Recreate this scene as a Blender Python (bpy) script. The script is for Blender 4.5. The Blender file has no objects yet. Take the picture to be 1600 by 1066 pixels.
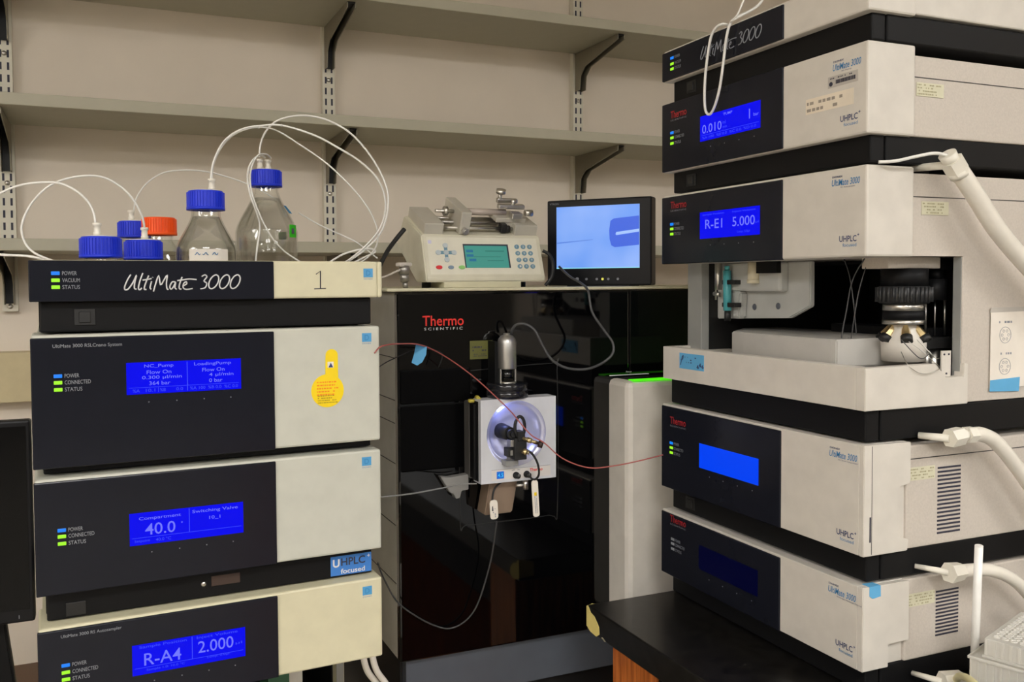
import bpy, bmesh, math, random
from mathutils import Vector, Matrix
random.seed(7)
PI = math.pi
scene = bpy.context.scene
C = scene.collection

# ------------------------------------------------------------------ camera
PITCH, ROLL, YAW, FPX, CAMZ = 0.03731, -0.006247, 0.398513, 1392.607, 1.45
def w2(v):                                   # camera heading frame -> room axes (x along the shelf wall, y towards it)
    c, s = math.cos(YAW), math.sin(YAW)
    return Vector((v[0]*c + v[1]*s, -v[0]*s + v[1]*c, v[2]))
right = Vector((1, 0, 0)); up = Vector((0, math.sin(PITCH), math.cos(PITCH))); fwd = Vector((0, math.cos(PITCH), -math.sin(PITCH)))
ex = right*math.cos(ROLL) + up*math.sin(ROLL)
ey = up*math.cos(ROLL) - right*math.sin(ROLL)
ex, ey, ez = w2(ex), w2(ey), -w2(fwd)
cam_data = bpy.data.cameras.new('camera')
cam = bpy.data.objects.new('camera', cam_data); C.objects.link(cam)
cam.matrix_world = Matrix(((ex[0], ey[0], ez[0], 0), (ex[1], ey[1], ez[1], 0), (ex[2], ey[2], ez[2], CAMZ), (0, 0, 0, 1)))
cam_data.sensor_width = 36; cam_data.sensor_fit = 'HORIZONTAL'
cam_data.lens = FPX/1600*36
cam_data.shift_x = (800-739.526)/1600
cam_data.shift_y = -(533-493.58)/1600
cam_data.clip_start = 0.02
scene.camera = cam

# ------------------------------------------------------------------ world and exposure
world = bpy.data.worlds.new('world'); scene.world = world; world.use_nodes = True
world.node_tree.nodes['Background'].inputs[0].default_value = (0.9, 0.85, 0.78, 1)
world.node_tree.nodes['Background'].inputs[1].default_value = 0.02
vs = scene.view_settings
scene.display_settings.display_device = 'sRGB'
vs.view_transform = 'Standard'; vs.look = 'None'; vs.exposure = 0.0; vs.gamma = 1.0; vs.use_curve_mapping = False
LAMP = 20.3                                  # radiance of the ceiling light diffusers

# ------------------------------------------------------------------ materials
def lin(c):
    if isinstance(c, str):
        c = [int(c[i:i+2], 16)/255 for i in (0, 2, 4)]
        c = [x/12.92 if x <= .04045 else ((x+.055)/1.055)**2.4 for x in c]
    return (c[0], c[1], c[2], 1)
MATS = {}
def mat(name, col, rough=.5, metal=0, var=.05, scale=30, bump=0, coat=0, trans=0, ior=1.5, emit=None, estr=1, spec=.5):
    if name in MATS: return MATS[name]
    m = bpy.data.materials.new(name); m.use_nodes = True
    nt = m.node_tree; b = nt.nodes['Principled BSDF']
    c = lin(col)
    tc = nt.nodes.new('ShaderNodeTexCoord')
    nz = nt.nodes.new('ShaderNodeTexNoise'); nz.inputs['Scale'].default_value = scale; nz.inputs['Detail'].default_value = 4
    nt.links.new(tc.outputs['Object'], nz.inputs['Vector'])
    if emit is None and trans == 0:
        r = nt.nodes.new('ShaderNodeValToRGB')
        r.color_ramp.elements[0].color = tuple(x*(1-var) for x in c[:3])+(1,)
        r.color_ramp.elements[1].color = tuple(min(1, x*(1+var)) for x in c[:3])+(1,)
        r.color_ramp.elements[0].position = .3; r.color_ramp.elements[1].position = .7
        nt.links.new(nz.outputs['Fac'], r.inputs['Fac']); nt.links.new(r.outputs['Color'], b.inputs['Base Color'])
    else:
        b.inputs['Base Color'].default_value = c
    b.inputs['Roughness'].default_value = rough; b.inputs['Metallic'].default_value = metal
    b.inputs['Coat Weight'].default_value = coat; b.inputs['Transmission Weight'].default_value = trans
    b.inputs['IOR'].default_value = ior; b.inputs['Specular IOR Level'].default_value = spec
    if bump:
        bp = nt.nodes.new('ShaderNodeBump'); bp.inputs['Strength'].default_value = bump; bp.inputs['Distance'].default_value = .002
        nt.links.new(nz.outputs['Fac'], bp.inputs['Height']); nt.links.new(bp.outputs['Normal'], b.inputs['Normal'])
    if emit is not None:
        b.inputs['Emission Color'].default_value = lin(emit); b.inputs['Emission Strength'].default_value = estr
    MATS[name] = m
    return m
M = dict(
    cream=mat('cream_plastic', 'cec8aa', .45), beige=mat('beige_plastic', 'c0c0b4', .45), white=mat('offwhite_plastic', 'd2ccc2', .42),
    body=mat('warm_grey_casing', 'c6bdb2', .5, bump=.05, scale=400), black=mat('black_plastic', (.007, .007, .0075), .5, spec=.15, bump=.05, scale=600),
    panel=mat('blue_black_panel', (.0095, .0105, .0165), .2, spec=.22), groove=mat('dark_groove', (.05, .046, .042), .7),
    gloss=mat('black_gloss', (.0012, .0012, .0015), .05, ior=1.53), wall=mat('painted_wall', 'e8ddce', .85, var=.03, scale=6),
    shelf=mat('shelf_laminate', 'b4b09d', .55, var=.02), upright=mat('cream_steel', 'dcd7c6', .4), bracket=mat('bracket_steel', '86806f', .4, metal=.3),
    steel=mat('brushed_steel', (.62, .6, .56), .3, metal=1), bench=mat('black_epoxy', (.0085, .0075, .0065), .28, var=.5, scale=60),
    paper=mat('paper', 'e8e0d4', .8), tapeblue=mat('blue_tape', '5fa9d6', .7), yellow=mat('yellow_card', 'f2d200', .6),
    red=mat('red_ink', 'e0281e', .5), redf=mat('dim_red_ink', 'a81c22', .5), ink=mat('dark_ink', (.03, .03, .05), .6), greyink=mat('grey_ink', '8d9097', .5),
    whiteink=mat('white_ink', 'd6d6d6', .5), blueink=mat('blue_ink', '2f7cb4', .5), navyink=mat('navy_ink', '2a3a66', .5),
    logoblue=mat('logo_blue', '4d97c8', .5), cap=mat('blue_cap', '1432d4', .38), orange=mat('orange_cap', 'ff5a14', .4),
    ptfe=mat('white_tubing', 'e6e4de', .35), fitting=mat('white_fitting', 'e4dfd2', .4), hose=mat('white_hose', 'e2dcd0', .3, spec=.4),
    lcd=mat('blue_lcd', (0, 0, 0), .3, emit=(.002, .003, .86), spec=.1), lcdbright=mat('bright_blue_lcd', (0, 0, 0), .3, emit=(.001, .055, .9), spec=.1),
    lcdoff=mat('dark_lcd', (.0005, .0007, .006), .15, emit=(.0003, .0005, .014), spec=.2),
    lcdtext=mat('lcd_text', (0, 0, 0), .4, emit=(.17, .19, 1.0), spec=.1), lcdtextdim=mat('lcd_dim_text', (0, 0, 0), .4, emit=(.05, .075, .96), spec=.1),
    ledblue=mat('blue_led', (0, 0, 0), .4, emit=(.0, .22, .95), estr=1.0), ledgreen=mat('green_led', (0, 0, 0), .4, emit=(.38, .95, .02), estr=1.0),
    ledoff=mat('unlit_led', '8a8d92', .5),
    rubber=mat('black_rubber', (.009, .009, .009), .5), greycable=mat('grey_cable', '434344', .4), brass=mat('brass', (.72, .56, .3), .28, metal=1),
    metalgrey=mat('grey_paint', '8f8e8b', .4), kick=mat('kick_grey', '565b64', .5), pump=mat('pump_casing', 'd2cdb8', .45), alu=mat('anodised_aluminium', 'c6c1b4', .4, metal=.25),
)
def wood_mat():
    m = bpy.data.materials.new('varnished_oak'); m.use_nodes = True; nt = m.node_tree; b = nt.nodes['Principled BSDF']
    tc = nt.nodes.new('ShaderNodeTexCoord'); mp = nt.nodes.new('ShaderNodeMapping'); mp.inputs['Scale'].default_value = (40, 40, 3)
    nz = nt.nodes.new('ShaderNodeTexNoise'); nz.inputs['Scale'].default_value = 3; nz.inputs['Detail'].default_value = 8
    r = nt.nodes.new('ShaderNodeValToRGB')
    r.color_ramp.elements[0].color = lin('8a4216'); r.color_ramp.elements[0].position = .35
    r.color_ramp.elements[1].color = lin('c87434'); r.color_ramp.elements[1].position = .65
    nt.links.new(tc.outputs['Object'], mp.inputs[0]); nt.links.new(mp.outputs[0], nz.inputs['Vector']); nt.links.new(nz.outputs['Fac'], r.inputs[0])
    nt.links.new(r.outputs[0], b.inputs['Base Color']); b.inputs['Roughness'].default_value = .35
    return m
M['wood'] = wood_mat()
M['yellowtube'] = mat('pale_yellow_tube', 'e2d9a4', .35)
def screen_mat():                            # the video monitor's picture: pale blue field, object coordinates
    m = bpy.data.materials.new('video_picture'); m.use_nodes = True; nt = m.node_tree; b = nt.nodes['Principled BSDF']
    b.inputs['Base Color'].default_value = (0, 0, 0, 1); b.inputs['Roughness'].default_value = .3
    tc = nt.nodes.new('ShaderNodeTexCoord'); nz = nt.nodes.new('ShaderNodeTexNoise'); nz.inputs['Scale'].default_value = 9
    r = nt.nodes.new('ShaderNodeValToRGB')
    r.color_ramp.elements[0].color = (.14, .33, .9, 1); r.color_ramp.elements[1].color = (.27, .45, .95, 1)
    r.color_ramp.elements[0].position = .35; r.color_ramp.elements[1].position = .65
    nt.links.new(tc.outputs['Object'], nz.inputs['Vector']); nt.links.new(nz.outputs['Fac'], r.inputs[0]); nt.links.new(r.outputs[0], b.inputs['Emission Color'])
    b.inputs['Emission Strength'].default_value = 1.0
    return m
M['video'] = screen_mat()
def milky_mat():
    m = bpy.data.materials.new('milky_polypropylene'); m.use_nodes = True; nt = m.node_tree
    b = nt.nodes['Principled BSDF']; b.inputs['Base Color'].default_value = (.9, .88, .83, 1); b.inputs['Roughness'].default_value = .35
    t = nt.nodes.new('ShaderNodeBsdfTranslucent'); t.inputs[0].default_value = (.9, .88, .83, 1)
    tr = nt.nodes.new('ShaderNodeBsdfTransparent')
    x = nt.nodes.new('ShaderNodeMixShader'); x.inputs[0].default_value = .4
    y = nt.nodes.new('ShaderNodeMixShader'); y.inputs[0].default_value = .25
    nt.links.new(b.outputs[0], x.inputs[1]); nt.links.new(t.outputs[0], x.inputs[2])
    nt.links.new(x.outputs[0], y.inputs[1]); nt.links.new(tr.outputs[0], y.inputs[2])
    nt.links.new(y.outputs[0], nt.nodes['Material Output'].inputs[0])
    return m
M['milky'] = milky_mat()
def thin_glass(name):                        # bottle wall: reflects by angle, otherwise lets light straight through
    m = bpy.data.materials.new(name); m.use_nodes = True; nt = m.node_tree; nt.nodes.remove(nt.nodes['Principled BSDF'])
    lw = nt.nodes.new('ShaderNodeLayerWeight'); lw.inputs[0].default_value = .5
    pw = nt.nodes.new('ShaderNodeMath'); pw.operation = 'POWER'; pw.inputs[1].default_value = 3.0; nt.links.new(lw.outputs['Facing'], pw.inputs[0])
    fr = nt.nodes.new('ShaderNodeMath'); fr.operation = 'MULTIPLY_ADD'; fr.inputs[1].default_value = .6; fr.inputs[2].default_value = .035; nt.links.new(pw.outputs[0], fr.inputs[0])
    tr = nt.nodes.new('ShaderNodeBsdfTransparent'); tr.inputs[0].default_value = (.988, .995, .99, 1)
    gl = nt.nodes.new('ShaderNodeBsdfGlossy'); gl.inputs['Roughness'].default_value = .03
    x = nt.nodes.new('ShaderNodeMixShader')
    nt.links.new(fr.outputs[0], x.inputs[0]); nt.links.new(tr.outputs[0], x.inputs[1]); nt.links.new(gl.outputs[0], x.inputs[2]); nt.links.new(x.outputs[0], nt.nodes['Material Output'].inputs[0])
    return m
M['glass'] = thin_glass('bottle_glass'); M['water'] = mat('clear_solvent', (.985, 1, .99), 0, trans=1, ior=1.33)
def part_clear(m, share):                    # lets a share of the light straight through
    nt = m.node_tree; tr = nt.nodes.new('ShaderNodeBsdfTransparent'); x = nt.nodes.new('ShaderNodeMixShader'); x.inputs[0].default_value = share
    nt.links.new(nt.nodes['Principled BSDF'].outputs[0], x.inputs[1]); nt.links.new(tr.outputs[0], x.inputs[2]); nt.links.new(x.outputs[0], nt.nodes['Material Output'].inputs[0])
part_clear(M['water'], .55)

# ------------------------------------------------------------------ mesh helpers
def nb(): return bmesh.new()
def box(bm, x0, x1, y0, y1, z0, z1, bev=0, mi=0, seg=2):
    t = bmesh.new()
    bmesh.ops.create_cube(t, size=1)
    for v in t.verts: v.co = Vector(((x0+x1)/2 + v.co.x*(x1-x0), (y0+y1)/2 + v.co.y*(y1-y0), (z0+z1)/2 + v.co.z*(z1-z0)))
    if bev: bmesh.ops.bevel(t, geom=t.edges[:], offset=bev, segments=seg, affect='EDGES', profile=.5)
    merge(bm, t, mi=mi)
def merge(bm, t, mtx=None, mi=None, smooth=False):
    vm = {}
    for v in t.verts: vm[v] = bm.verts.new(mtx @ v.co if mtx else v.co)
    for f in t.faces:
        try: nf = bm.faces.new([vm[v] for v in f.verts])
        except ValueError: continue
        nf.material_index = f.material_index if mi is None else mi
        nf.smooth = f.smooth or smooth
    t.free()
def prism(bm, pts, axis, a, b, mi=0, bev=0):
    """polygon pts in the two other axes (in order), extruded from a to b along axis"""
    def co(p, h):
        return Vector((h, p[0], p[1])) if axis == 'x' else Vector((p[0], h, p[1])) if axis == 'y' else Vector((p[0], p[1], h))
    t = bmesh.new()
    A = [t.verts.new(co(p, a)) for p in pts]; B = [t.verts.new(co(p, b)) for p in pts]
    n = len(pts)
    t.faces.new(A); t.faces.new(B[::-1])
    for i in range(n): t.faces.new([A[(i+1) % n], A[i], B[i], B[(i+1) % n]])
    bmesh.ops.recalc_face_normals(t, faces=t.faces[:])
    if bev: bmesh.ops.bevel(t, geom=t.edges[:], offset=bev, segments=2, affect='EDGES')
    merge(bm, t, mi=mi)
def cyl(bm, p0, p1, r0, r1=None, n=24, mi=0, smooth=True):
    r1 = r0 if r1 is None else r1
    p0, p1 = Vector(p0), Vector(p1); d = (p1-p0); L = d.length
    q = d.to_track_quat('Z', 'Y').to_matrix()
    t = bmesh.new(); A = []; B = []
    for i in range(n):
        a = 2*PI*i/n
        A.append(t.verts.new(p0 + q @ Vector((r0*math.cos(a), r0*math.sin(a), 0)))); B.append(t.verts.new(p1 + q @ Vector((r1*math.cos(a), r1*math.sin(a), 0))))
    for i in range(n):
        f = t.faces.new([A[i], A[(i+1) % n], B[(i+1) % n], B[i]]); f.smooth = smooth
    t.faces.new(A[::-1]); t.faces.new(B)
    merge(bm, t, mi=mi)
def lathe(bm, prof, n=48, mtx=None, mi=0, smooth=True, closed=False):
    """profile of (r, h) spun round z"""
    t = bmesh.new(); rings = []
    for r, h in prof:
        if r < 1e-6: rings.append([t.verts.new((0, 0, h))])
        else: rings.append([t.verts.new((r*math.cos(2*PI*i/n), r*math.sin(2*PI*i/n), h)) for i in range(n)])
    pairs = list(zip(rings[:-1], rings[1:]))
    if closed: pairs.append((rings[-1], rings[0]))
    for a, b in pairs:
        for i in range(n):
            j = (i+1) % n
            if len(a) == 1 and len(b) == 1: continue
            if len(a) == 1: f = t.faces.new([a[0], b[j], b[i]])
            elif len(b) == 1: f = t.faces.new([a[i], a[j], b[0]])
            else: f = t.faces.new([a[i], a[j], b[j], b[i]])
            f.smooth = smooth
    bmesh.ops.recalc_face_normals(t, faces=t.faces[:])
    merge(bm, t, mtx=mtx, mi=mi)
def smooth_pts(pts, k=6):
    P = [Vector(p) for p in pts]
    if len(P) < 3: return P
    out = []
    for i in range(len(P)-1):
        p0, p1, p2, p3 = P[max(i-1, 0)], P[i], P[i+1], P[min(i+2, len(P)-1)]
        for j in range(k):
            t = j/k
            out.append(.5*((2*p1) + (p2-p0)*t + (2*p0-5*p1+4*p2-p3)*t*t + (3*p1-p0-3*p2+p3)*t**3))
    out.append(P[-1]); return out
def tube(bm, pts, r, n=10, k=6, mi=0, cap=True):
    P = smooth_pts(pts, k) if k else [Vector(p) for p in pts]
    t = bmesh.new(); rings = []; nrm = None
    for i, p in enumerate(P):
        d = (P[min(i+1, len(P)-1)] - P[max(i-1, 0)])
        if d.length < 1e-9: d = Vector((0, 0, 1))
        d.normalize()
        if nrm is None: nrm = d.orthogonal().normalized()
        else:
            nrm = nrm - d*nrm.dot(d)
            nrm = nrm.normalized() if nrm.length > 1e-6 else d.orthogonal().normalized()
        bn = d.cross(nrm)
        rings.append([t.verts.new(p + (nrm*math.cos(2*PI*i2/n) + bn*math.sin(2*PI*i2/n))*r) for i2 in range(n)])
    for a, b in zip(rings[:-1], rings[1:]):
        for i in range(n):
            f = t.faces.new([a[i], a[(i+1) % n], b[(i+1) % n], b[i]]); f.smooth = True
    if cap: t.faces.new(rings[0][::-1]); t.faces.new(rings[-1])
    merge(bm, t, mi=mi)
def front(x0, z0, y):    # text plane facing local -y
    return lambda p: Vector((x0+p[0], y-p[2], z0+p[1]))
def side(y0, z0, x):     # text plane facing local +x
    return lambda p: Vector((x+p[2], y0+p[0], z0+p[1]))
_txt = {}
def add_text(bm, s, w, h, fn, mi=0, bold=0, shear=0, spacing=1.0, thick=.0003):
    """writes s fitted into w x h (w None keeps the letter proportions), lower-left corner at the plane's origin"""
    key = (s, bold, shear, spacing)
    if key not in _txt:
        cu = bpy.data.curves.new('letters', 'FONT'); cu.body = s; cu.offset = bold; cu.shear = shear; cu.space_character = spacing; cu.resolution_u = 3
        o = bpy.data.objects.new('letters', cu); C.objects.link(o)
        bpy.context.view_layer.update()
        me = bpy.data.meshes.new_from_object(o.evaluated_get(bpy.context.evaluated_depsgraph_get()))
        vs_ = [v.co.copy() for v in me.vertices]; fs = [list(p.vertices) for p in me.polygons]
        bpy.data.objects.remove(o); bpy.data.curves.remove(cu); bpy.data.meshes.remove(me)
        _txt[key] = (vs_, fs)
    vs_, fs = _txt[key]
    if not vs_: return
    x0 = min(v.x for v in vs_); x1 = max(v.x for v in vs_); y0 = min(v.y for v in vs_); y1 = max(v.y for v in vs_)
    sy = h/max(y1-y0, 1e-6); sx = sy if w is None else w/max(x1-x0, 1e-6)
    nv = [bm.verts.new(fn(((v.x-x0)*sx, (v.y-y0)*sy, thick))) for v in vs_]
    for f in fs:
        try: q = bm.faces.new([nv[i] for i in f]); q.material_index = mi
        except ValueError: pass
def scribble(bm, w, h, rows, fn, mi=0, dens=.8):
    """rows of small marks standing for print too small to read"""
    rh = h/rows
    for r in range(rows):
        x = 0; end = w*random.uniform(.7, 1)
        while x < end:
            l = random.uniform(.25, .9)*rh
            if random.random() < dens:
                c = [fn((a, b, .0003)) for a, b in ((x, h-(r+.75)*rh), (min(x+l, w), h-(r+.75)*rh), (min(x+l, w), h-(r+.3)*rh), (x, h-(r+.3)*rh))]
                f = bm.faces.new([bm.verts.new(q) for q in c]); f.material_index = mi
            x += l + rh*.22
def rect(bm, x, z, w, h, fn, t=.0003, mi=0):
    lo = [fn((a, b, 0)) for a, b in ((x, z), (x+w, z), (x+w, z+h), (x, z+h))]; hi = [fn((a, b, t)) for a, b in ((x, z), (x+w, z), (x+w, z+h), (x, z+h))]
    A = [bm.verts.new(p) for p in lo]; B = [bm.verts.new(p) for p in hi]
    fs = [bm.faces.new(A[::-1]), bm.faces.new(B)] + [bm.faces.new([A[i], A[(i+1) % 4], B[(i+1) % 4], B[i]]) for i in range(4)]
    for f in fs: f.material_index = mi
def obj(name, bm, mats, parent=None, label=None):
    me = bpy.data.meshes.new(name)
    bm.normal_update(); bm.to_mesh(me); bm.free()
    for m in (mats if isinstance(mats, (list, tuple)) else [mats]): me.materials.append(m)
    o = bpy.data.objects.new(name, me); C.objects.link(o)
    if parent: o.parent = parent
    if label: o['label'] = label
    return o
def tag(o, label, cat, group=None):
    o['label'] = label; o['category'] = cat
    if group: o['group'] = group
    return o
def thing(name, label, cat, loc=(0, 0, 0), rz=0, group=None):
    o = bpy.data.objects.new(name, None); C.objects.link(o); o.location = loc; o.rotation_euler = (0, 0, rz); o.empty_display_size = .05
    return tag(o, label, cat, group)
def struct(name, bm, m):
    o = obj(name, bm, m); o['kind'] = 'structure'; return o
def bx(name, m, parent, *a, bev=0, label=None):
    b = nb(); box(b, *a, bev=bev); return obj(name, b, m, parent, label)

# ------------------------------------------------------------------ the room
X0, X1, Y0, Y1, ZC = -4.6, 4.6, -7.0, 2.527, 2.8
b = nb(); box(b, X0, X1, Y0, Y1, -.1, 0); struct('floor', b, mat('floor_vinyl', 'a8a296', .4, var=.15, scale=12))
b = nb(); box(b, X0, X1, Y0, Y1, ZC, ZC+.1); struct('ceiling', b, mat('ceiling_tile', 'd8d4ca', .9))
b = nb(); box(b, X0-.1, X1+.1, Y1, Y1+.1, -.1, ZC+.1); struct('wall_back', b, M['wall'])
b = nb(); box(b, X0-.1, X1+.1, Y0-.1, Y0, -.1, ZC+.1); struct('wall_front', b, mat('far_wall_grey', '6a665f', .8))
b = nb(); box(b, X0-.1, X0, Y0, Y1, -.1, ZC+.1); struct('wall_left', b, M['wall'])
b = nb(); box(b, X1, X1+.1, Y0, Y1, -.1, ZC+.1); struct('wall_right', b, M['wall'])
lampm = mat('lamp_diffuser', (.8, .8, .8), .5, emit=(1, .985, .965), estr=LAMP)
for i, (lx, ly) in enumerate([(x_, y_) for y_ in (-5.4, -3.3, -1.2) for x_ in (-2.8, -.2, 2.4)] + [(-2.6, -.2)]):  # last panel is an added fill lamp for left-facing fronts and the wall
    t = thing('ceiling_light', 'recessed fluorescent ceiling panel, %s of the %s row' % (('leftmost', 'middle', 'rightmost')[i % 3], ('farthest', 'middle', 'second nearest', 'added fill')[i//3]), 'light', (lx, ly, ZC-.03), 0, 'ceiling light panels')
    b = nb()
    for q in ((-.62, .62, -.32, -.3), (-.62, .62, .3, .32), (-.62, -.6, -.3, .3), (.6, .62, -.3, .3)): box(b, *q, 0, .03)
    obj('frame', b, M['white'], t)
    bx('diffuser', lampm, t, -.6, .6, -.3, .3, .008, .025)

# ------------------------------------------------------------------ wall shelving
YF, YB, YW = 2.227, 2.503, 2.527             # shelf front edge, shelf rear edge, wall
SHELF = dict(top=2.172, middle=1.8497, bottom=1.5275)
TH = .0275
for k, zb in SHELF.items():
    b = nb(); box(b, -1.4, 2.9, YF, YB, zb, zb+TH, bev=.0015)
    where = dict(top='topmost grey laminate wall shelf, its edge leaving the top of the photo', middle='middle grey laminate wall shelf above the solvent bottles', bottom='lowest grey laminate wall shelf, behind the bottles and the syringe pump')[k]
    tag(obj('wall_shelf', b, M['shelf']), where, 'shelf', 'wall shelves')
UX = {'left': -.202, 'centre': .6145, 'right': 1.421}
for k, ux in UX.items():
    zlo = 1.385
    t = thing('slotted_upright', 'slotted steel wall upright, %s of the three' % dict(left='leftmost', centre='middle one', right='rightmost')[k], 'shelf upright', (ux, YW-.001, zlo), 0, 'shelf uprights')
    b = nb(); w = .0175
    box(b, -w, w, -.0225, -.0205, 0, 1.3)    # face
    box(b, -w, -w+.002, -.0205, 0, 0, 1.3); box(b, w-.002, w, -.0205, 0, 0, 1.3)
    obj('channel', b, M['upright'], t)
    b = nb(); z = .02
    while z < 1.1:
        for s in (-1, 1): box(b, s*.0085-.0026, s*.0085+.0026, -.0229, -.0222, z, z+.0185)
        z += .0305
    obj('slots', b, M['ink'], t)
    for z in (.012, .32, .64):
        b = nb(); lathe(b, [(0, .004), (.005, .003), (.0065, 0), (0, 0)], n=16, mtx=Matrix.Translation((0, -.0225, z)) @ Matrix.Rotation(PI/2, 4, 'X')); obj('screw', b, M['steel'], t)
    for kk, zb in SHELF.items():
        h = .125 if k == 'left' and kk == 'bottom' else .118
        tb = thing('shelf_bracket', 'folded steel bracket under the %s shelf on the %s wall upright' % (kk, dict(left='left', centre='middle', right='right')[k]), 'shelf bracket', (ux, YB, zb), 0, 'shelf brackets')
        prof = [(.004, -.0006), (-.252, -.0006), (-.252, -.016), (-.062, -.052), (-.034, -.075), (-.028, -h), (.004, -h)]
        b = nb()
        for s in (-1, 1): prism(b, prof, 'x', s*.0105-.0011, s*.0105+.0011)
        obj('side_plate', b, M['bracket'], tb)
        b = nb()
        prism(b, [(-.252, -.0006), (0, -.0006), (0, -.004), (-.252, -.004)], 'x', -.0095, .0095)
        prism(b, [(.003, -.004), (-.002, -.004), (-.002, -h+.002), (.003, -h+.002)], 'x', -.0095, .0095)
        obj('shaded_web', b, M['rubber'], tb)  # black colour stands in for the shade inside the folded channel
b = nb(); box(b, -1.6, -.02, 2.468, YW-.0005, 1.160, 1.284, bev=.002)
tag(obj('cable_raceway', b, mat('raceway_cream', 'cdbf98', .6)), 'cream cable raceway running along the wall at far left', 'raceway')

# ------------------------------------------------------------------ benches
t = thing('lab_bench', 'black epoxy bench on oak cabinet carrying the right instrument stack', 'bench', (.7025, 1.2132, 0))
bx('worktop', M['bench'], t, 0, 1.6, -2.4, 0, .90, .94, bev=.002)
for y0, y1 in ((-.166, -.051), (-2.38, -1.45)):
    bx('cabinet', M['wood'], t, .0165, 1.58, y0, y1, .09, .8995); bx('toe_kick', M['rubber'], t, .06, 1.58, y0+.005, y1-.02, 0, .0895)
bx('apron', M['black'], t, .02, .06, -1.449, -.167, .80, .8995)
b = nb()   # torn masking tape wrapped round the corner
prism(b, [(.0004, .938), (-.004, .9405), (-.012, .932), (-.0235, .929), (-.0375, .917), (-.0385, .906), (-.030, .8995), (-.012, .901), (.0004, .907)], 'x', -.0006, 0)
prism(b, [(-.0006, .938), (.01, .9405), (.03, .934), (.03, .908), (-.0006, .906)], 'y', 0, .0005)
obj('corner_tape', b, mat('masking_tape', 'dcc878', .8), t, 'torn yellow masking tape on the bench corner')
b = nb(); prism(b, [(-.0435, .903), (-.047, .905), (-.0575, .888+.014), (-.0555, .9005)], 'x', -.0008, 0); obj('tape_scrap', b, mat('grey_scrap', '8d8672', .8), t)
t = thing('side_bench', 'brown bench carrying the left instrument stack and black monitor', 'bench', (-1.6, 1.02, 0))
bx('worktop', mat('brown_laminate', '6b4f3c', .5), t, 0, 2.0, 0, .9, .672, .712, bev=.002)
for q in ((.02, .08, .02, .08), (1.92, 1.98, .02, .08), (.02, .08, .82, .88), (1.92, 1.98, .82, .88)):
    bx('leg', M['metalgrey'], t, *q, 0, .672)

# ------------------------------------------------------------------ the stacked chromatography modules
W, SPL = .42, .2775
def pts_circle(cx, cz, r, n=24, a0=0, a1=2*PI): return [(cx+r*math.cos(a0+(a1-a0)*i/n), cz+r*math.sin(a0+(a1-a0)*i/n)) for i in range(n)]
STROKES = [  # a brush-script wordmark, one unit high
    [(.62, .98), (.42, .7), (.2, .25), (.2, .02), (.42, .05), (.75, .45), (1.02, .95), (.88, .5), (.85, .1), (1.0, .05)],
    [(1.45, 1.08), (1.25, .6), (1.12, .12), (1.22, 0), (1.36, .12)],
    [(1.85, .92), (1.62, .4), (1.52, .05), (1.68, .02)], [(1.42, .62), (1.72, .66), (2.05, .72)],
    [(2.05, .55), (1.93, .15), (2.02, .03)], [(2.12, .78), (2.14, .82)],
    [(2.16, -.12), (2.3, .3), (2.55, .92), (2.66, .3), (2.9, .6), (3.15, .95), (3.08, .4), (3.12, .05), (3.22, .02)],
    [(3.72, .48), (3.5, .5), (3.32, .2), (3.4, .02), (3.58, .18), (3.74, .48), (3.68, .12), (3.8, .02)],
    [(4.2, .82), (4.0, .3), (4.0, .05), (4.14, .03)], [(3.85, .58), (4.2, .62), (4.7, .68), (5.25, .64)],
    [(4.3, .25), (4.52, .36), (4.5, .5), (4.32, .4), (4.27, .12), (4.5, 0), (4.95, .06)],
    [(5.62, .84), (5.85, .95), (6.0, .82), (5.78, .55), (5.98, .4), (5.86, .1), (5.5, .03)]]
for _x in (6.2, 7.0, 7.8):
    STROKES.append([(_x+.3+.33*math.cos(a)+.18*math.sin(a), .49+.46*math.sin(a)) for a in [PI*2*i/14+1.2 for i in range(15)]])
def wordmark(bm, x0, z0, w, h, y, r):
    sx = w/8.35
    for s in STROKES: tube(bm, [(x0+p[0]*sx, y, z0+p[1]*h) for p in s], r, n=6, k=3)

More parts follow.
